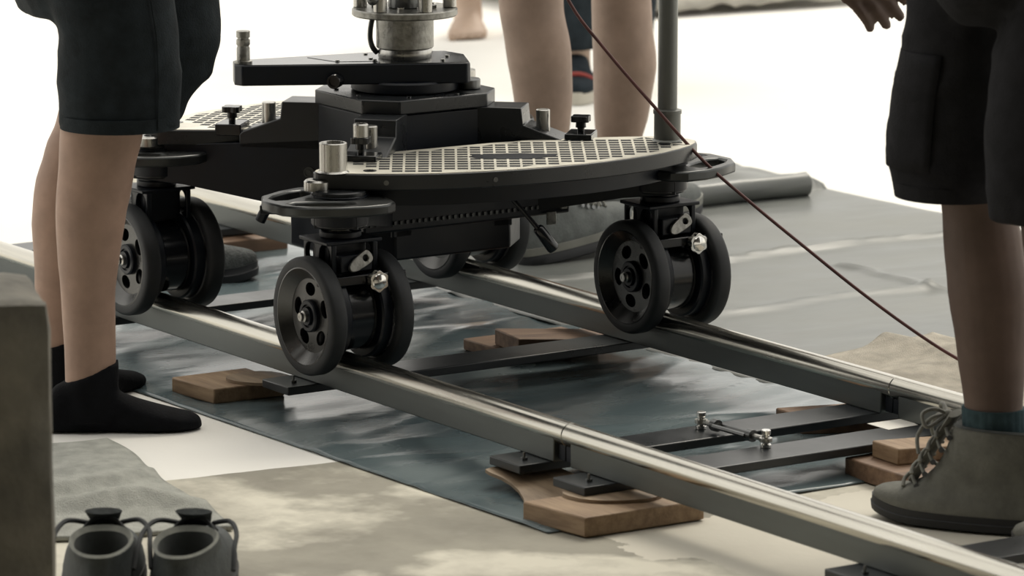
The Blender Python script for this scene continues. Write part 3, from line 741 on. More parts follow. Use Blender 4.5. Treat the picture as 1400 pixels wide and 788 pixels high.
k = MB(); p = ap(-0.120, -0.070, 0.503); k.lathe([(0.0125, 0), (0.0125, 0.020), (0.0115, 0.022), (0.008, 0.022), (0.008, 0.019)], p, -AV + Vector((-0.35, -0.2, -0.05)), 24); k.build('clamp_screw', 'black_gloss', arm)
# ---- centre column
cx, cy = DX, DY
k = MB(); k.lathe([(0.044, 0), (0.0455, 0.002), (0.0455, 0.015), (0.0440, 0.0175), (0.0425, 0.020)], (cx, cy, 0.5295), (0, 0, 1), 48); col = k.build('column_ring', 'steel', dolly, smooth=40)
k = MB(); k.bevcyl((cx, cy, 0.547), (cx, cy, 0.603), 0.0488, 0.0015, 56); k.build('column_sleeve', 'steel_worn', dolly, label='speckled worn metal sleeve')
k = MB(); k.bevcyl((cx, cy, 0.602), (cx, cy, 0.6145), 0.0895, 0.002, 64); fl = k.build('column_flange', 'steel_worn', dolly)
for a in (-100, -35, 25, 90, 150, 215):
    an = math.radians(a) + AD - PI / 2 - 0.05
    p = Vector((cx + 0.076 * math.cos(an), cy + 0.076 * math.sin(an), 0.6145)); k = MB(); k.bevcyl(p, p + Vector((0, 0, 0.10)), 0.0115, 0.001, 24); k.build('flange_post', 'steel', fl)
k = MB()
for a in range(9):
    an = a * 2 * PI / 9; p = Vector((cx + 0.050 * math.cos(an), cy + 0.050 * math.sin(an), 0.6145)); k.cyl(p, p + Vector((0, 0, 0.006)), 0.006, 6)
k.build('flange_bolts', 'chrome', fl, kind='stuff')
k = MB(); k.bevcyl((cx, cy, 0.7145), (cx, cy, 0.733), 0.0895, 0.002, 48); k.build('upper_flange', 'steel_worn', dolly)
k = MB(); k.bevcyl((cx, cy, 0.6145), (cx, cy, 0.72), 0.028, 0.002, 32); k.build('column_core', 'gun', dolly)
pb = ap(-0.060, -0.072, 0.638)
k = MB(); k.sphere(pb, 0.0105, 12); k.tube([pb, ap(0.01, -0.062, 0.642)], 0.0026, 8); k.build('ball_lever', 'gun', fl)
k = MB(); p = ap(0.030, 0.01, 0.648); k.box(p, (0.034, 0.040, 0.036), AD); k.build('control_box', 'dark_blue', fl, bevel=0.001)
k = MB(); k.tube(catmull([ap(-0.049, 0.012, 0.606), ap(-0.056, 0.005, 0.59), ap(-0.059, 0, 0.565), ap(-0.055, -0.002, 0.548), ap(-0.047, 0, 0.538)], 5), 0.0045, 8); k.build('cable_loop', 'gun', dolly)

# ------------------------------------------------------------------ people
def ell(c, ax, a, b, n=20, tilt=None):
    """ellipse ring: ax = plan unit vector, a along ax, b across"""
    ax = Vector((ax[0], ax[1], 0)).normalized(); bx = Vector((-ax.y, ax.x, 0))
    return [Vector(c) + ax * (a * math.cos(2 * PI * k / n)) + bx * (b * math.sin(2 * PI * k / n)) for k in range(n)]
def interp(tab, z):
    if z <= tab[0][0]: return tab[0][1:]
    for i in range(len(tab) - 1):
        a, b = tab[i], tab[i + 1]
        if z <= b[0]:
            t = (z - a[0]) / (b[0] - a[0]); t2 = t * t * (3 - 2 * t) * 0.5 + t * 0.5
            return tuple(p + (q - p) * t2 for p, q in zip(a[1:], b[1:]))
    return tab[-1][1:]
def leg_rings(base, offdir, ax, prof, z0, z1, n=22, steps=26):
    """prof: (z, off, front-back, side)"""
    od = Vector((offdir[0], offdir[1], 0)); out = []
    for i in range(steps + 1):
        z = z0 + (z1 - z0) * i / steps; off, fb, lr = interp(prof, z)
        out.append(ell(Vector((base[0], base[1], z)) + od * off, ax, fb, lr, n))
    return out
def foot_rings(heel, h, L, W, H, z0=0.003, top=None, n=22):
    """closed foot running along h from the heel: rings across the length"""
    h = Vector((h[0], h[1], 0)).normalized(); s = Vector((-h.y, h.x, 0)); rs = []
    for t, hh, w in ((0.0, .40, .30), (.03, .62, .50), (.10, .86, .66), (.20, 1.0, .70), (.32, .98, .68), (.45, .78, .74), (.60, .58, .92), (.74, .44, 1.0), (.86, .34, .93), (.94, .29, .72), (.985, .22, .46), (1.0, .12, .25)):
        c = Vector((heel[0], heel[1], z0)) + h * (L * t); hz = H * hh; ww = W / 2 * w; ring = []
        for k in range(n):
            a = 2 * PI * k / n; y = math.cos(a) * ww; zz = math.sin(a)
            zz = (hz * 0.5) + (hz * 0.5) * (zz if zz > 0 else max(zz * 1.6, -1))
            ring.append(c + s * y + Vector((0, 0, zz)))
        rs.append(ring)
    return rs
def limb(mb, pts, rad, n=14):
    """rounded tapered limb through points"""
    pts = [Vector(p) for p in pts]; P = []; R = []
    for i in range(len(pts) - 1):
        for k in range(5):
            t = k / 5; P.append(pts[i].lerp(pts[i + 1], t)); R.append(rad[i] + (rad[i + 1] - rad[i]) * t)
    P.append(pts[-1]); R.append(rad[-1]); mb.tube(P, 0.01, n, R)
    mb.sphere(pts[-1], rad[-1], 8); mb.sphere(pts[0], rad[0], 8)
def hand(mb, wrist, d, palm_n, curl=0.5, L=0.18, spread=1.0, flip=1):
    """palm, four bent fingers and a thumb; d points along the hand, palm_n out of the palm"""
    d = Vector(d).normalized(); pn = Vector(palm_n); pn = (pn - d * pn.dot(d)).normalized(); sd = d.cross(pn).normalized() * flip
    w = Vector(wrist); k = L / 0.18; rs = []
    for t, wd, th in ((-0.02, .022, .020), (0.0, .024, .018), (.03, .034, .015), (.06, .040, .0145), (.085, .041, .013), (.096, .037, .010)):
        c = w + d * t * k; rs.append([c + sd * (wd * k * math.cos(2 * PI * q / 16)) + pn * (th * k * math.sin(2 * PI * q / 16)) for q in range(16)])
    mb.rings(rs)
    for i, (off, ln, r) in enumerate(((-.030, .066, .0080), (-.010, .076, .0084), (.010, .071, .0082), (.029, .056, .0074))):
        p = w + d * 0.088 * k + sd * off * k; a = 0.25 * curl; dirv = d; pts = [p - d * 0.015 * k, p]
        for seg in (0.45, 0.31, 0.24):
            dirv = (d * math.cos(a) + pn * math.sin(a) + sd * off * 2.6 * spread).normalized(); p = p + dirv * ln * seg * k; pts.append(p); a += 0.65 * curl + 0.05 * i
        limb(mb, pts, [r * 1.1 * k, r * 1.12 * k, r * 1.1 * k, r * 1.04 * k, r * .98 * k], 12)
    p = w + d * 0.022 * k - sd * 0.022 * k
    p2 = p + (d * 0.6 - sd * 0.75 + pn * 0.25).normalized() * 0.042 * k; p3 = p2 + (d * 0.85 - sd * 0.35 + pn * 0.35).normalized() * 0.030 * k; p4 = p3 + (d * 0.95 - sd * 0.05 + pn * 0.4).normalized() * 0.024 * k
    limb(mb, [p, p2, p3, p4], [.012 * k, .0105 * k, .0095 * k, .007 * k], 10)
def make_person(name, label, skin, legs, h, pelvis, hip_z, arms, shorts, voxel=0.0065, hair=True, sc=0.95, wr=0.004):
    """legs: dicts(ankle, prof, ax, offdir, heel, foot_dir, footL, bare); h: facing"""
    t = thing(name, label, 'person', (pelvis[0], pelvis[1], 0))
    hv = Vector((h[0], h[1], 0)).normalized(); sv = Vector((-hv.y, hv.x, 0)); pv = Vector((pelvis[0], pelvis[1], 0))
    mb = MB()
    for lg in legs:
        mb.rings(leg_rings(lg['ankle'], lg['offdir'], lg['ax'], lg['prof'], lg.get('z0', 0.03), hip_z, 22, 30))
        mb.rings(foot_rings(lg['heel'], lg['foot_dir'], lg.get('footL', 0.24) , *( (0.104, 0.078) if lg.get('bare') else (0.070, 0.062)), lg.get('fz', 0.009)))
        if lg.get('bare'):
            fd = Vector((*lg['foot_dir'], 0)).normalized(); fs = Vector((-fd.y, fd.x, 0)); hl = Vector((*lg['heel'], 0)); L_ = lg.get('footL', 0.24)
            for q, (off, dd, r) in enumerate(((-.030, 1.03, .0125), (-.010, 1.02, .0095), (.006, 0.99, .009), (.021, .95, .0085), (.034, .90, .008))):
                off *= lg['bare'] * 1.3; r *= 1.2; a = hl + fd * (L_ * (dd - .16)) + fs * off; b = hl + fd * L_ * dd + fs * off
                limb(mb, [a + Vector((0, 0, .018)), (a + b) / 2 + Vector((0, 0, .019)), b + Vector((0, 0, .011))], [r, r * .95, r], 10)
    S = sc
    tor = [(hip_z - 0.04, .100, .150, 0.0), (hip_z, .118, .170, -.01), (hip_z + .10, .105, .150, 0), (hip_z + .20, .100, .145, .005), (hip_z + .33, .115, .170, .005), (hip_z + .44, .112, .185, -.005), (hip_z + .52, .085, .160, -.015), (hip_z + .565, .058, .075, -.02), (hip_z + .62, .055, .055, -.012), (hip_z + .68, .054, .054, 0)]
    mb.rings([ell(pv + hv * o + Vector((0, 0, z)), hv, a * S, b * S, 26) for z, a, b, o in tor])
    hc = pv + hv * 0.015 + Vector((0, 0, hip_z + .76))
    rs = []
    for q in range(11):
        ph = PI * q / 10; z = -0.118 * math.cos(ph); r = math.sin(ph) ** .8
        rs.append(ell(hc + hv * (0.006 if z < 0 else -0.006) + Vector((0, 0, z)), hv, max(.004, .094 * r * (1 if z > -.05 else .9)), max(.004, .074 * r * (1 if z > -.04 else .82)), 20))
    mb.rings(rs)
    limb(mb, [hc + hv * .088 + Vector((0, 0, .012)), hc + hv * .108 + Vector((0, 0, -.024))], [.008, .014])
    for s_ in (-1, 1): mb.sphere(hc + sv * s_ * .076 + Vector((0, 0, -.005)), .03, 8, (.6, .35, 1))
    for q, a in enumerate(arms):
        s_ = a['side']; sh = pv + sv * s_ * 0.185 * S + hv * -.01 + Vector((0, 0, hip_z + .475)); el, wr_ = Vector(a['elbow']), Vector(a['wrist'])
        limb(mb, [sh, sh.lerp(el, .4), el, el.lerp(wr_, .3), wr_], [.052, .047, .040, .041, .027], 16)
        hand(mb, wr_, a['d'], a['n'], a.get('curl', .55), 0.18, flip=a.get('flip', 1))
    o = mb.build('body', skin, t); remesh(o, voxel, 3 if voxel > .005 else 2)
    # face details and hair
    fm = MB()
    for s_ in (-1, 1): fm.sphere(hc + hv * .082 + sv * s_ * .031 + Vector((0, 0, .012)), .011, 8)
    fm.build('eyes', 'eye', o)
    fm = MB(); fm.sphere(hc + hv * .088 + Vector((0, 0, -.055)), .022, 8, (.5, 1, .35)) if False else fm.sphere(hc + hv * .086 + Vector((0, 0, -.056)), .02, 8, (.5, .5, .3)); fm.build('mouth', 'lip', o)
    hm = MB(); hm.sphere(hc + Vector((0, 0, .022)) - hv * .022, .098, 14, (1.0, .95, 1.08)); hm.build('hair', 'hair', t)
    # shirt
    sm = MB(); zs = [(hip_z + .02, .128, .178, -.005), (hip_z + .10, .118, .165, 0), (hip_z + .20, .114, .160, .005), (hip_z + .33, .128, .185, .005), (hip_z + .44, .124, .200, -.005), (hip_z + .52, .098, .172, -.015), (hip_z + .560, .070, .09, -.02)]
    sm.rings([ell(pv + hv * o_ + Vector((0, 0, z)), hv, a * S, b * S, 26) for z, a, b, o_ in zs])
    for a in arms:
        sh = pv + sv * a['side'] * 0.18 * S - hv * .01 + Vector((0, 0, hip_z + .475)); limb(sm, [sh, sh.lerp(Vector(a['elbow']), .62)], [.062, .058])
    so = sm.build('shirt', 'shirt', t); remesh(so, 0.012, 2)
    # shorts or trousers
    pm = MB()
    for lg in shorts['legs']:
        pm.rings(leg_rings(lg['base'], lg['offdir'], lg['ax'], lg['prof'], lg['z0'], hip_z + .02, 26, 26))
    pm.rings([ell(pv + hv * o_ + Vector((0, 0, z)), hv, a, b, 30) for z, a, b, o_ in shorts['pelvis']])
    po = pm.build(shorts['name'], shorts['mat'], t)
    ss = shorts.get('seed', 0.0)
    def wrinkle(p):
        q = p.z * 1.0
        f1 = noise.noise((p.x * 9 + ss, p.y * 9, q * 4)); f2 = noise.noise((p.x * 17 + ss, p.y * 17, q * 13 + 5)); f3 = 1 - abs(noise.noise((p.x * 7 + ss, p.y * 7 + 3, q * 11))) * 4
        return wr * (f1 * 1.3 + f2 * .7 + max(0, f3) * .8)
    remesh(po, 0.007, 3, wrinkle)
    return t, o, po

def sock(name, parent_body, material, heel, fd, L, rings_top, W=0.088, H=0.080, z0=0.001, label=None):
    mb = MB(); mb.rings(foot_rings(heel, fd, L, W, H, z0)); mb.rings(rings_top)
    o = mb.build(name, material, parent_body, label=label); remesh(o, 0.005, 4); return o

# ---- left man: socks and teal-black shorts
hL = (0.457, 0.889)
NA, FA = (-0.215, -0.385), (-0.425, -0.325)
fdF = Vector((-0.38, 0.92)).normalized(); fdF2 = (fdF.x, fdF.y)
heelN = (-0.250, -0.448); heelF = (-0.495 - fdF.x * 0.245, -0.148 - fdF.y * 0.245)
profN = [(0.03, 0.000, 0.040, 0.036), (0.13, 0.001, 0.0415, 0.037), (0.225, -0.001, 0.0435, 0.040), (0.285, 0.001, 0.050, 0.048), (0.344, 0.005, 0.056, 0.053), (0.390, 0.011, 0.060, 0.053), (0.427, 0.017, 0.061, 0.051), (0.475, 0.024, 0.066, 0.056), (0.56, 0.04, 0.072, 0.066), (0.72, 0.035, 0.085, 0.080), (0.86, 0.02, 0.09, 0.085)]
profF = [(0.03, 0.000, 0.040, 0.036), (0.13, -0.003, 0.0415, 0.037), (0.225, 0.002, 0.0445, 0.042), (0.30, 0.006, 0.052, 0.050), (0.36, 0.015, 0.056, 0.053), (0.427, 0.035, 0.056, 0.051), (0.475, 0.060, 0.060, 0.056), (0.56, 0.09, 0.072, 0.066), (0.72, 0.06, 0.085, 0.080), (0.86, 0.03, 0.09, 0.085)]
pelL = (-0.30, -0.30)
mp = Vector((pelL[0], pelL[1], 0)); hv = Vector((*hL, 0)); svL = Vector((-hv.y, hv.x, 0))
armsL = [dict(side=s_, elbow=mp + svL * s_ * .25 + hv * .0 + Vector((0, 0, 1.03)), wrist=mp + svL * s_ * .20 + hv * .20 + Vector((0, 0, 1.02 - .05)), d=hv + svL * -.35 * s_, n=-svL * s_, flip=s_) for s_ in (-1, 1)]
shN = [(0.492, 0.054, 0.0935, 0.088), (0.57, 0.054, 0.0965, 0.090), (0.63, 0.054, 0.0945, 0.092), (0.72, 0.040, 0.100, 0.095), (0.86, 0.02, 0.11, 0.10)]
shF = [(0.455, 0.110, 0.084, 0.083), (0.50, 0.118, 0.094, 0.086), (0.55, 0.140, 0.112, 0.090), (0.60, 0.150, 0.118, 0.092), (0.72, 0.130, 0.126, 0.095), (0.86, 0.06, 0.12, 0.10)]
pL, bodyL, shortsL = make_person('person', 'person in black ankle socks and dark knee-length shorts standing left of the dolly', 'skin_left',
    [dict(ankle=NA, prof=profN, ax=hL, offdir=hL, heel=heelN, foot_dir=hL, footL=0.225), dict(ankle=FA, prof=profF, ax=hL, offdir=hL, heel=heelF, foot_dir=fdF2, footL=0.215)],
    hL, pelL, 0.84, armsL,
    dict(name='shorts', mat='cloth_teal', seed=1.3, legs=[dict(base=NA, offdir=hL, ax=hL, prof=shN, z0=0.492), dict(base=FA, offdir=hL, ax=hL, prof=shF, z0=0.470)],
         pelvis=[(0.66, .10, .15, -.03), (0.74, .145, .175, -.03), (0.82, .14, .18, -.015), (0.93, .125, .175, 0), (0.96, .12, .17, 0)]))
def cuff(base, offdir, ax, prof, z0, z1, grow, slant=0.0):
    rs = leg_rings(base, offdir, ax, prof, z0, z1, 24, 8)
    c = Vector((base[0], base[1], 0)); a = Vector((ax[0], ax[1], 0)); out = []
    for i, r in enumerate(rs):
        m = sum(r, Vector()) / len(r); row = []
        for v in r:
            w = m + (v - m) * (1 + grow); w.z += slant * (v - m).dot(a) / 0.04 * (i / 8); row.append(w)
        out.append(row)
    return out
sock('sock', bodyL, 'sock_black', (heelN[0] - 0.004, heelN[1] - 0.008), hL, 0.258, cuff(NA, hL, hL, profN, 0.02, 0.098, 0.11, 0.018), 0.094, 0.086)
sock('sock', bodyL, 'sock_black', (heelF[0], heelF[1]), fdF2, 0.247, cuff(FA, hL, hL, profF, 0.02, 0.105, 0.12, 0.012), 0.090, 0.084)
# outer seam and hem of the near leg of the shorts
k = MB(); rs = leg_rings(NA, hL, hL, shN, 0.494, 0.76, 48, 14)
k.tube([r[41] + (r[41] - sum(r, Vector()) / 48).normalized() * 0.0015 for r in rs], 0.0016, 6); k.build('seam', 'cloth_teal', shortsL)
k = MB(); r = leg_rings(NA, hL, hL, [(z, o, a + .001, b + .001) for z, o, a, b in shN], 0.490, 0.512, 48, 2)
k.rings(r, cap=True); k.build('hem', 'cloth_teal', shortsL)

# ---- shoes built as stacked outlines with an open collar
def outline(heel, h, L, W, n=36, grow=0.0, toe=1.0):
    h = Vector((h[0], h[1], 0)).normalized(); s = Vector((-h.y, h.x, 0)); o = []
    for k in range(n):
        a = 2 * PI * k / n; x = math.cos(a); y = math.sin(a)
        u = (0.5 + 0.5 * x) * L; w = W / 2 * (abs(y) ** 0.82) * (1 if y > 0 else -1) * (0.86 + 0.16 * x)
        o.append((u + grow * x, w + grow * y))
    return o
def make_shoe(t, heel, h, L, W, z0, upper, soles, collar_z, front, lining, lace, pitch=0.0, sole_h=0.024, toe_cap=None, n=40, zheel=None, lace_rows=4, tongue=True, bow=False, midsole=None, tall=0.0):
    """front: list of (z, x of the front of the opening as a fraction of L, half-width factor); parts parented to t"""
    hv = Vector((h[0], h[1], 0)).normalized(); sv = Vector((-hv.y, hv.x, 0)); H = Vector((heel[0], heel[1], z0))
    cp, sp_ = math.cos(pitch), math.sin(pitch)
    X = lambda u, w, z: H + hv * (u * cp - z * sp_) + sv * w + Vector((0, 0, u * sp_ + z * cp))
    ol = outline(heel, h, L, W, n)
    def toe_up(u): return 0.012 * max(0, (u / L - .72) / .28) ** 2
    def ring(z, g=0.0, sx=1.0): return [X(u * sx + (g if u > L / 2 else -g), w * (1 + 2 * g / W), z + toe_up(u)) for u, w in ol]
    k = MB(); k.rings([ring(0, -.003), ring(0.003, 0.002), ring(sole_h * .55, .003), ring(sole_h * .6, 0.001), ring(sole_h, .001)])
    k.build('sole', soles, t, smooth=50)
    if midsole:
        k = MB(); k.rings([ring(sole_h * .62, .0032), ring(sole_h * 1.02, .0032)]); k.build('midsole', midsole, t, smooth=50)
    # upper: rings in z; each one spans heel x to front x
    rows = []
    tab = [(sole_h - .002, 1.0, 1.0, 0.0)] + front
    for z, xf, wf, hb in tab:
        rr = []
        for u, w in ol:
            f = u / L; x0 = hb * L; uu = x0 + f * (xf * L - x0)
            rr.append(X(uu, w * wf * (1 if xf > .95 else (1 - .12 * (f if xf < .8 else 0))), z + toe_up(uu) * (1 if xf > .8 else 0)))
        rows.append(rr)
    top = rows[-1]; m = sum(top, Vector()) / n
    lip = [m + (v - m) * 0.93 + Vector((0, 0, .003)) for v in top]; inn = [m + (v - m) * 0.84 - Vector((0, 0, .004)) for v in top]
    deep = [m + (v - m) * 0.78 - Vector((0, 0, (collar_z - sole_h) * .8)) for v in top]
    k = MB(); k.rings(rows + [lip], cap=False); up_ = k.build('upper', upper, t, smooth=70)
    sb = up_.modifiers.new('sub', 'SUBSURF'); sb.levels = 1; sb.render_levels = 1
    k = MB(); k.rings([top, lip, inn], cap=False); k.build('collar', lining, t, smooth=60)
    k = MB(); k.rings([inn, deep], cap=False); k.add(deep, [tuple(range(n))]); k.build('lining', 'lining_dark', t, smooth=60)
    # instep line for tongue and laces
    fl = [(z, xf * L, wf * W / 2) for z, xf, wf, hb in front if xf < 0.80]
    if tongue and len(fl) >= 2:
        k = MB(); rs = []
        z1_, x1_, w1_ = fl[-1]; z0_, x0_, w0_ = fl[0]
        if tall: z1_ += tall
        for i in range(7):
            f = i / 6; x = x0_ + (x1_ - x0_) * f * 1.0; z = z0_ + (z1_ - z0_) * f * 1.06 + .004
            ww = 0.018 + .008 * f; rs.append([X(x + .004 * math.cos(a) , ww * math.sin(a), z + .004 * math.cos(a) + .003) for a in [2 * PI * q / 12 for q in range(12)]])
        k.rings(rs); k.build('tongue', upper, t, smooth=60)
    if lace_rows and len(fl) >= 2:
        k = MB(); ey = MB()
        zz0, xx0, ww0 = fl[0]; zz1, xx1, ww1 = fl[-1]
        for i in range(lace_rows):
            f = (i + .4) / lace_rows; x = xx0 + (xx1 - xx0) * f; z = zz0 + (zz1 - zz0) * f + .006
            hw = .026 + .004 * f
            for s_ in (-1, 1):
                pts = [X(x - .010, hw * s_, z - .010), X(x, hw * .6 * s_, z + .001), X(x + .003, 0, z + .006), X(x + .012, -hw * .6 * s_, z - .004 ), X(x + .010, -hw * s_, z - .014)]
                k.tube(catmull(pts, 4), .0030, 7)
                c_ = X(x - .012, (hw + .001) * s_, z - .012); ey.lathe([(.0042, 0), (.0042, .002), (.0025, .002)], c_, (sv * s_ + Vector((0, 0, .3))), 10)
        if bow:
            x, z = xx1 + .012, zz1 + .010
            for s_ in (-1, 1):
                k.tube(catmull([X(x, 0, z), X(x + .014, s_ * .018, z + .010), X(x + .026, s_ * .034, z + .004), X(x + .018, s_ * .036, z - .014), X(x + .006, s_ * .014, z - .006), X(x, 0, z)], 5), .003, 7)
                k.tube(catmull([X(x, 0, z), X(x + .022, s_ * .012, z - .006), X(x + .036, s_ * .026, z - .030), X(x + .030, s_ * .036, z - .055)], 5), .003, 7)
            k.sphere(X(x, 0, z), .008, 8)
        k.build('laces', lace, t, smooth=60); ey.build('eyelets', 'gun', up_, kind='stuff')
    if toe_cap:
        k = MB(); rs = []
        for f, hz, wf in ((.80, .044, .93), (.88, .040, .86), (.95, .032, .66), (.99, .020, .36), (1.003, .008, .15)):
            rs.append([X(f * L, math.cos(a) * W / 2 * wf, sole_h + toe_up(f * L) + max(0, math.sin(a)) * hz * .62) for a in [PI * q / 14 for q in range(15)]])
        k.rings(rs, cap=False); k.build('toe_cap', toe_cap, t, smooth=60)
    return up_

# ---- right man: boots and black shorts
hR = (-0.879, -0.477)
RA = (1.10, 0.404); LA = (1.335, 0.365)
profR = [(0.03, 0.004, 0.040, 0.037), (0.18, 0.014, 0.043, 0.039), (0.264, 0.019, 0.0515, 0.047), (0.35, 0.025, 0.0605, 0.055), (0.426, 0.036, 0.058, 0.053), (0.469, 0.042, 0.054, 0.052), (0.56, 0.055, 0.066, 0.064), (0.72, 0.05, 0.084, 0.080), (0.86, 0.03, 0.09, 0.085)]
profR2 = [(0.03, 0.004, 0.040, 0.037), (0.18, 0.05, 0.043, 0.039), (0.264, 0.085, 0.0515, 0.047), (0.35, 0.115, 0.0605, 0.055), (0.426, 0.130, 0.058, 0.053), (0.469, 0.140, 0.054, 0.052), (0.56, 0.150, 0.066, 0.064), (0.72, 0.14, 0.084, 0.080), (0.86, 0.10, 0.09, 0.085)]
pelR = (1.16, 0.375)
mp = Vector((pelR[0], pelR[1], 0)); hv = Vector((*hR, 0)); svR = Vector((-hv.y, hv.x, 0))
shR = [(0.486, 0.082, 0.084, 0.088), (0.54, 0.081, 0.097, 0.090), (0.62, 0.076, 0.095, 0.090), (0.72, 0.060, 0.092, 0.095), (0.86, 0.04, 0.10, 0.10)]
shR2 = [(0.470, 0.150, 0.088, 0.088), (0.54, 0.156, 0.090, 0.090), (0.62, 0.156, 0.090, 0.090), (0.72, 0.140, 0.095, 0.092), (0.86, 0.10, 0.10, 0.10)]
armsR = [dict(side=-1, elbow=(0.87, 0.46, 1.05), wrist=(0.762, 0.322, 0.826), d=(0.40, 0.60, -0.70), n=(-0.80, 0.50, -0.45), curl=.25, flip=-1),
         dict(side=1, elbow=mp + svR * .24 - hv * .03 + Vector((0, 0, 1.03)), wrist=mp + svR * .13 + hv * .20 + Vector((0, 0, 1.16)), d=(hv.x - svR.x * .5, hv.y - svR.y * .5, .3), n=-svR, flip=1)]
LA = (1.40, 0.42)
pR, bodyR, shortsR = make_person('person', 'person in black cargo shorts and laced ankle boots standing astride the track on the right', 'skin_right',
    [dict(ankle=RA, prof=profR, ax=hR, offdir=hR, heel=(RA[0] + .05, RA[1] + .027), foot_dir=hR, footL=0.215, fz=0.026, z0=0.05), dict(ankle=LA, prof=profR2, ax=hR, offdir=hR, heel=(LA[0] + .05, LA[1] + .027), foot_dir=hR, footL=0.215, fz=0.026, z0=0.05)],
    hR, pelR, 0.86, armsR,
    dict(name='shorts', mat='cloth_black', seed=4.7, legs=[dict(base=RA, offdir=hR, ax=hR, prof=shR, z0=0.488), dict(base=LA, offdir=hR, ax=hR, prof=shR2, z0=0.486)],
         pelvis=[(0.755, .085, .11, .0), (0.79, .12, .155, 0), (0.85, .135, .18, -.01), (0.95, .125, .175, 0), (0.98, .12, .17, 0)]), voxel=0.0045)
k = MB()
for z0_, z1_, gr in ((0.53, 0.70, .004),):
    rs = leg_rings(RA, hR, hR, [(z, o + .001, a + gr, b + gr) for z, o, a, b in shR], z0_, z1_, 48, 8)
    # cargo pocket: an outer strip on the front side of the far leg
    sel = list(range(0, 13))
    k.add([r[i] for r in rs for i in sel], [(a * 13 + b, a * 13 + b + 1, (a + 1) * 13 + b + 1, (a + 1) * 13 + b) for a in range(8) for b in range(12)])
o = k.build('cargo_pocket', 'cloth_black', shortsR, smooth=60); s_ = o.modifiers.new('solid', 'SOLIDIFY'); s_.thickness = 0.005; s_.offset = -1
k = MB(); r = leg_rings(RA, hR, hR, [(z, o_, a + .001, b + .001) for z, o_, a, b in shR], 0.486, 0.508, 48, 2); k.rings(r); k.build('hem', 'cloth_black', shortsR)
for A_, pf in ((RA, profR), (LA, profR2)):
    mb = MB(); rs = leg_rings(A_, hR, hR, pf, 0.136, 0.180, 60, 10)
    rr = []
    for r in rs:
        m = sum(r, Vector()) / 60; rr.append([m + (v - m) * (1.07 + (.02 if i % 3 == 0 else -.01)) for i, v in enumerate(r)])
    mb.rings(rr); mb.build('sock', 'sock_blue', bodyR, smooth=60, label='ribbed blue-grey sock')
boot_front = [(.030, 1.0, 1.0, 0.0), (.041, .94, .92, 0.0), (.052, .79, .84, 0.0), (.070, .70, .78, .004), (.090, .640, .82, .004), (.112, .600, .88, .002), (.134, .575, .92, -.006), (.150, .565, .94, -.016)]
for A_, key in ((RA, 0), (LA, 1)):
    tb = bodyR
    heel = (A_[0] + hR[0] * -.090, A_[1] + hR[1] * -.090)
    tmp = make_shoe(pR, heel, hR, 0.288, 0.122, 0.002, 'suede', 'sole_dark', .150, boot_front, 'lining_dark', 'lace', sole_h=0.023, lace_rows=5, bow=True)
    tmp.name = 'boot_upper'

# ---- man behind the dolly: bare calves and grey sneakers
hB = (-0.20, 0.98); rt2 = (RT.x, RT.y)
B1, B2 = (-1.075, 1.062), (-1.30, 1.405)
profB1 = [(0.05, -0.006, 0.038, 0.038), (0.13, -0.004, 0.038, 0.040), (0.20, 0.0, 0.044, 0.045), (0.274, 0.000, 0.052, 0.0525), (0.32, -0.001, 0.058, 0.057), (0.413, -0.010, 0.062, 0.0655), (0.493, -0.024, 0.062, 0.0625), (0.58, -0.03, 0.066, 0.068), (0.72, -0.02, 0.085, 0.080), (0.86, 0.0, 0.09, 0.085)]
profB2 = [(0.05, 0.0, 0.038, 0.036), (0.12, -0.008, 0.038, 0.038), (0.168, -0.010, 0.044, 0.0455), (0.24, -0.003, 0.056, 0.0575), (0.335, 0.003, 0.063, 0.066), (0.415, -0.003, 0.061, 0.061), (0.49, -0.006, 0.062, 0.058), (0.58, -0.01, 0.066, 0.066), (0.72, -0.01, 0.085, 0.080), (0.86, 0.0, 0.09, 0.085)]
pelB = (-1.20, 1.22)
mp = Vector((pelB[0], pelB[1], 0)); hv = Vector((*hB, 0)); svB = Vector((-hv.y, hv.x, 0))
armsB = [dict(side=s_, elbow=mp + svB * s_ * .26 + Vector((0, 0, 1.04)), wrist=mp + svB * s_ * .27 + hv * .06 + Vector((0, 0, .83)), d=(0.0, 0.1, -1), n=-svB * s_, flip=s_) for s_ in (-1, 1)]
shB1 = [(0.57, -0.03, .095, .095), (0.70, -.02, .10, .10), (.86, 0, .105, .10)]; shB2 = [(0.57, -0.01, .095, .095), (0.70, -.01, .10, .10), (.86, 0, .105, .10)]
pB, bodyB, shortsB = make_person('person', 'person with bare calves and grey-green sneakers standing behind the dolly', 'skin_back',
    [dict(ankle=B1, prof=profB1, ax=rt2[::-1] if False else hB, offdir=rt2, heel=(-1.045, 1.005), foot_dir=hB, footL=0.22, fz=0.03), dict(ankle=B2, prof=profB2, ax=hB, offdir=rt2, heel=(-1.285, 1.345), foot_dir=hB, footL=0.22, fz=0.03)],
    hB, pelB, 0.84, armsB,
    dict(name='shorts', mat='cloth_black', seed=8.1, legs=[dict(base=B1, offdir=rt2, ax=hB, prof=shB1, z0=0.575), dict(base=B2, offdir=rt2, ax=hB, prof=shB2, z0=0.575)],
         pelvis=[(0.66, .10, .15, .0), (0.76, .135, .19, 0), (0.84, .135, .19, -.01), (0.94, .125, .175, 0)]), sc=.95)
low_front = [(.044, 1.0, 1.0, 0.0), (.058, .975, .92, 0.0), (.070, .86, .82, 0.005), (.082, .70, .74, .01), (.094, .56, .68, .012), (.104, .50, .66, .008)]
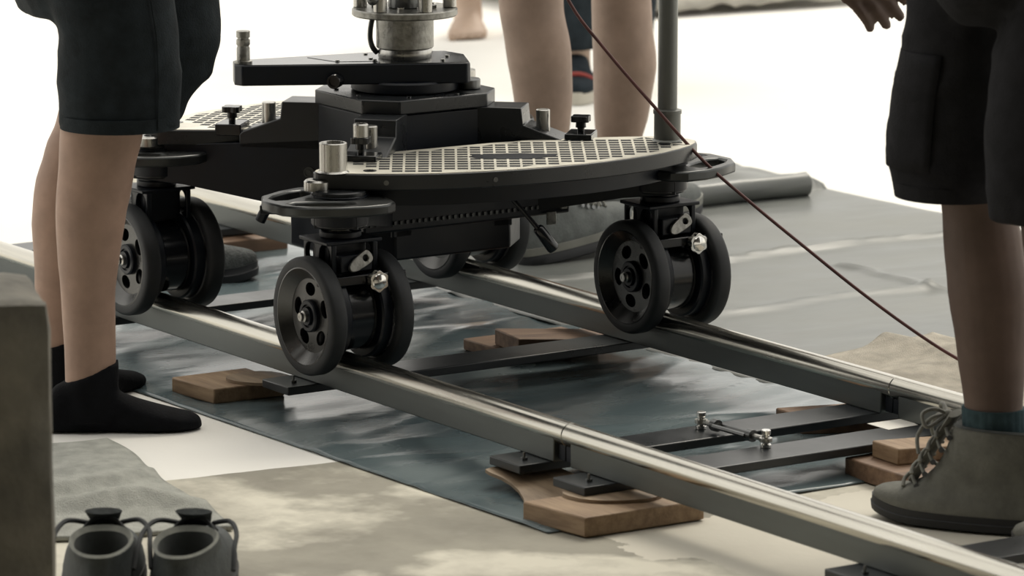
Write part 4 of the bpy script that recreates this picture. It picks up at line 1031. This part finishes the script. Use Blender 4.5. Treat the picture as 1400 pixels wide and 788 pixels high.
def sneaker_on(t, heel, h, pitch, z0, L=.30):
    make_shoe(t, heel, h, L, .108, z0, 'sneaker', 'sole_dark', .104, low_front, 'lining_dark', 'lace', pitch=pitch, sole_h=.036, lace_rows=4, midsole='midsole')
sneaker_on(pB, (-1.022, 0.975), hB, 0.10, 0.004)
sneaker_on(pB, (-1.27, 1.315), hB, 0.0, 0.004)

# ---- barefoot person far behind
hF = (0.834, -0.551)
def simple_legs(ank, sp, h): return (ank[0], ank[1]), (ank[0] - h[1] * sp, ank[1] + h[0] * sp)
FA1 = (-4.045, 2.808); FA2 = (-3.98, 2.965)
profF1 = [(0.04, 0, .040, .040), (.09, 0, .036, .036), (.20, -.004, .044, .042), (.32, -.014, .056, .054), (.42, -.01, .054, .050), (.48, 0, .060, .055), (.60, 0, .072, .068), (.75, 0, .085, .08), (.86, 0, .09, .085)]
def std_arms(pel, h):
    mp = Vector((pel[0], pel[1], 0)); hv = Vector((h[0], h[1], 0)); sv = Vector((-hv.y, hv.x, 0))
    return [dict(side=s_, elbow=mp + sv * s_ * .25 - hv * .02 + Vector((0, 0, 1.05)), wrist=mp + sv * s_ * .26 + hv * .08 + Vector((0, 0, .84)), d=(hv.x * .2, hv.y * .2, -1), n=-sv * s_, flip=s_) for s_ in (-1, 1)]
pelF = (-4.005, 2.90)
make_person('person', 'barefoot person standing on the white floor far behind the dolly column', 'skin_far',
    [dict(ankle=FA1, prof=profF1, ax=hF, offdir=hF, heel=(FA1[0] - hF[0] * .055, FA1[1] - hF[1] * .055), foot_dir=hF, footL=.215, bare=1, fz=.003), dict(ankle=FA2, prof=profF1, ax=hF, offdir=hF, heel=(FA2[0] - hF[0] * .055, FA2[1] - hF[1] * .055), foot_dir=hF, footL=.215, bare=-1, fz=.003)],
    hF, pelF, .86, std_arms(pelF, hF),
    dict(name='shorts', mat='cloth_black', seed=2.2, legs=[dict(base=FA1, offdir=hF, ax=hF, prof=[(.5, 0, .10, .095), (.86, 0, .105, .10)], z0=.50), dict(base=FA2, offdir=hF, ax=hF, prof=[(.5, 0, .10, .095), (.86, 0, .105, .10)], z0=.50)],
         pelvis=[(.66, .10, .15, 0), (.76, .135, .18, 0), (.86, .13, .18, 0), (.95, .12, .17, 0)]), voxel=0.007)

# ---- person in dark trousers behind the bare calves
hT = (0.834, -0.551)
TA1 = (-2.925, 2.395); TA2 = (-2.99, 2.60)
pelT = (-2.955, 2.50)
trp = [(.11, 0, .062, .060), (.30, 0, .072, .070), (.50, 0, .080, .078), (.70, 0, .095, .09), (.86, 0, .105, .10)]
pT, bodyT, trT = make_person('person', 'person in dark navy trousers and dark shoes with a red stripe, behind the bare calves', 'skin_far',
    [dict(ankle=TA1, prof=profF1, ax=hT, offdir=hT, heel=(TA1[0] - hT[0] * .055, TA1[1] - hT[1] * .055), foot_dir=hT, footL=.215, fz=.03), dict(ankle=TA2, prof=profF1, ax=hT, offdir=hT, heel=(TA2[0] - hT[0] * .055, TA2[1] - hT[1] * .055), foot_dir=hT, footL=.215, fz=.03)],
    hT, pelT, .86, std_arms(pelT, hT),
    dict(name='trousers', mat='cloth_navy', seed=5.2, legs=[dict(base=TA1, offdir=hT, ax=hT, prof=trp, z0=.115), dict(base=TA2, offdir=hT, ax=hT, prof=trp, z0=.115)],
         pelvis=[(.66, .10, .15, 0), (.76, .135, .18, 0), (.86, .13, .18, 0), (.95, .12, .17, 0)]), voxel=0.007)
for A_ in (TA1, TA2):
    mb = MB(); hl = (A_[0] - hT[0] * .065, A_[1] - hT[1] * .065)
    mb.rings(foot_rings(hl, hT, .265, .10, .085, .028)); so = mb.build('shoe_upper', 'cloth_navy', pT, smooth=60)
    mb = MB(); hv = Vector((*hT, 0)); sv = Vector((-hv.y, hv.x, 0)); pts = [(hl[0] + hv.x * u * .27 + sv.x * w, hl[1] + hv.y * u * .27 + sv.y * w) for u, w in [(.5 + .5 * math.cos(a), .052 * math.sin(a)) for a in [2 * PI * q / 28 for q in range(28)]]]
    mb.plate(pts, .002, .032); mb.build('shoe_sole', 'pale_sole', pT, smooth=40)
    mb = MB(); c = Vector((hl[0], hl[1], 0)) + hv * .20
    mb.tube([c + sv * (.050 * math.cos(a)) + Vector((0, 0, .034 + .034 * math.sin(a))) for a in [PI * q / 14 for q in range(15)]], .006, 8); mb.build('shoe_strap', 'red', so, label='thin red stripe across the shoe')

# ------------------------------------------------------------------ loose shoes
def loose(name, label, heel, h, cat='shoe', L=.315, upper='loose_upper', lin='lining', group=None, lace_rows=4):
    t = thing(name, label, cat, (heel[0], heel[1], 0), group)
    make_shoe(t, heel, h, L, .128 if lace_rows else .100, .001, upper, 'sole_dark', .088, [(.036, 1.0, 1.0, 0.0), (.050, .98, .94, 0.0), (.062, .86, .86, .0), (.070, .74, .84, .006), (.078, .64, .84, .008), (.084, .60, .84, .0)], lin, 'lace_dark', sole_h=.030, lace_rows=lace_rows, bow=False, tongue=lace_rows > 0, tall=.012 if lace_rows else 0)
    if lace_rows:
        hv = Vector((h[0], h[1], 0)).normalized(); sv = Vector((-hv.y, hv.x, 0)); H = Vector((heel[0], heel[1], 0))
        X = lambda u, w, z: H + hv * u + sv * w + Vector((0, 0, z))
        k = MB()
        for s_ in (-1, 1):
            k.tube(catmull([X(.215, .024 * s_, .083), X(.19, .050 * s_, .092), X(.15, .064 * s_, .086), X(.11, .066 * s_, .074), X(.08, .068 * s_, .050)], 6), .0035, 7)
        k.build('straps', 'lace_dark', t, kind='stuff')
    return t
hS = (-0.86, 0.51)
loose('sneaker', 'dark grey empty sneaker by the concrete block, left of the pair', (0.835, -0.935), hS)
loose('sneaker', 'dark grey empty sneaker, right of the pair in front of the towel', (0.895, -0.850), (-0.80, 0.60))
loose('knit_shoe', 'grey textured knit shoe lying between the rails behind the near wheels', (-1.335, 0.275), (0.55, 0.835), upper='knit', lin='lining_dark', L=.26, lace_rows=0)

# ------------------------------------------------------------------ towels, block, cable, far cloth
def cloth(name, material, corners, nx, ny, hfun, label, thick=.006, cat='towel'):
    a, b, c, d = [Vector((*p, 0)) for p in corners]; vs = []; fs = []
    for i in range(nx + 1):
        for j in range(ny + 1):
            u, v = i / nx, j / ny; p = a * (1 - u) * (1 - v) + b * u * (1 - v) + c * u * v + d * (1 - u) * v
            # rounded corners and wavy hem
            p = p + Vector((noise.noise((u * 3, v * 3, 1)), noise.noise((u * 3, v * 3, 9)), 0)) * .012
            z = hfun(u, v, p); vs.append((p.x, p.y, z))
    for i in range(nx):
        for j in range(ny):
            q = i * (ny + 1) + j; fs.append((q, q + ny + 1, q + ny + 2, q + 1))
    o = MB().add(vs, fs).build(name, material, smooth=80, fixn=False)
    s_ = o.modifiers.new('thickness', 'SOLIDIFY'); s_.thickness = thick; s_.offset = -1
    return tag(o, label, cat)
def h_tl(u, v, p):
    z = .008 + .003 * noise.noise((p.x * 9, p.y * 9, 0))
    z += .034 * ridge(u - .70 - .16 * (v - .5) - .05 * noise.noise((v * 3, 0, 4)), .06) * (0.35 + .65 * abs(math.cos(v * 3 + .6)))
    z += .022 * ridge(u - .52 + .20 * (v - .5) - .05 * noise.noise((v * 3, 7, 4)), .05) * (.3 + .7 * v)
    z += .026 * ridge(u - .45 - .15 * v, .035) * max(0, 1 - v * 1.6)
    z += .020 * ridge(u - .90 + .10 * v, .05) * max(0, 1.0 - v * 1.3)
    z = .008 + (z - .008) * (1 - .7 * v ** 5)
    return max(.0065, z)
cloth('towel', 'towel_grey', [(-0.16, -0.74), (0.38, -0.90), (0.500, -0.535), (-0.125, -0.405)], 70, 44, h_tl, 'grey rumpled bath towel on the floor between the sock and the sneakers')
def h_tr(u, v, p):
    z = .010 + .004 * noise.noise((p.x * 8, p.y * 8, 3)) + .020 * ridge(v - .55 - .1 * math.sin(u * 5), .12) * (.3 + .7 * abs(math.sin(u * 3 + 1))) + .010 * ridge(u - .3, .08)
    return max(.008, z) + .006
cloth('towel', 'towel_beige', [(0.02, 0.90), (0.75, 0.78), (0.62, 1.16), (-0.05, 1.20)], 56, 40, h_tr, 'beige towel on the pale tarp behind the far rail, under the cable end')

# concrete block at the left edge, set out along the floor
k = MB(); px, py = 0.592, -0.868
ang = math.radians(57 + 14); e1 = Vector((math.cos(ang), math.sin(ang), 0)); e2 = Vector((-e1.y, e1.x, 0))
# its right-hand edge stands at about (0.83,-1.25), well in front of the towel
P0 = Vector((1.093, -1.129, 0)); W_, D_, H_ = 0.40, 0.22, 0.497
nx_, ny_, nz_ = 26, 10, 18; bm = bmesh.new()
bmesh.ops.create_cube(bm, size=1.0)
bmesh.ops.subdivide_edges(bm, edges=bm.edges[:], cuts=11, use_grid_fill=True)
for v in bm.verts:
    v.co.x *= W_; v.co.y *= D_; v.co.z *= H_
    # round the corners and roughen
    q = Vector((max(-W_ / 2 + .02, min(W_ / 2 - .02, v.co.x)), max(-D_ / 2 + .02, min(D_ / 2 - .02, v.co.y)), max(-H_ / 2 + .02, min(H_ / 2 - .02, v.co.z))))
    d_ = v.co - q
    if d_.length > 1e-6: v.co = q + d_.normalized() * min(d_.length, .02)
    v.co += v.co.normalized() * (.004 * noise.noise(v.co * 9) + .002 * noise.noise(v.co * 30))
cen = P0 - e1 * (W_ / 2) + e2 * (D_ / 2) + Vector((0, 0, H_ / 2 + 0.001))
R_ = Matrix((( e1.x, e2.x, 0), (e1.y, e2.y, 0), (0, 0, 1)))
for v in bm.verts: v.co = R_ @ v.co + cen
mn = min(v.co.z for v in bm.verts)
for v in bm.verts: v.co.z -= mn
me = bpy.data.meshes.new('concrete_block'); bm.to_mesh(me); bm.free(); me.materials.append(M['block'])
for p in me.polygons: p.use_smooth = True
me.set_sharp_from_angle(angle=math.radians(50))
o = bpy.data.objects.new('concrete_block', me); C.objects.link(o); tag(o, 'rough grey-brown concrete block in the left foreground', 'concrete block')

# red cable, from above the dolly down to the towel
CAMP = Vector((6.0, -3.68007, 1.54697))
cab = [(-0.27, 0.43, 1.00), (-0.235, 0.452, 0.80), (-0.165, 0.500, 0.640), (-0.125, 0.545, 0.560), (-0.06, 0.605, 0.462), (0.0, 0.665, 0.372), (0.060, 0.727, 0.299), (0.120, 0.785, 0.234), (0.180, 0.846, 0.168), (0.235, 0.905, 0.110), (0.290, 0.955, 0.064), (0.345, 0.995, 0.034), (0.42, 1.02, 0.024), (0.52, 1.03, 0.022), (0.70, 1.10, 0.012)]
CABLE = cab
k = MB(); k.tube(catmull(cab, 8), .0029, 8); tag(k.build('cable', 'cable', smooth=60), 'thin red-brown cable slanting down past the deck to the beige towel', 'cable')

# folded cloth far behind
def h_fc(u, v, p): return .02 + .09 * math.sin(PI * min(1, v * 1.05)) ** .5 * (0.8 + .3 * noise.noise((p.x * 3, p.y * 4, 0))) + .03 * abs(noise.noise((p.x * 9, p.y * 9, 5)))
cloth('folded_canvas', 'far_cloth', [(-4.02, 3.20), (-3.93, 4.12), (-4.75, 4.35), (-4.85, 3.2)], 60, 40, h_fc, 'pale grey canvas heap on the white floor far beyond the pole', cat='canvas')
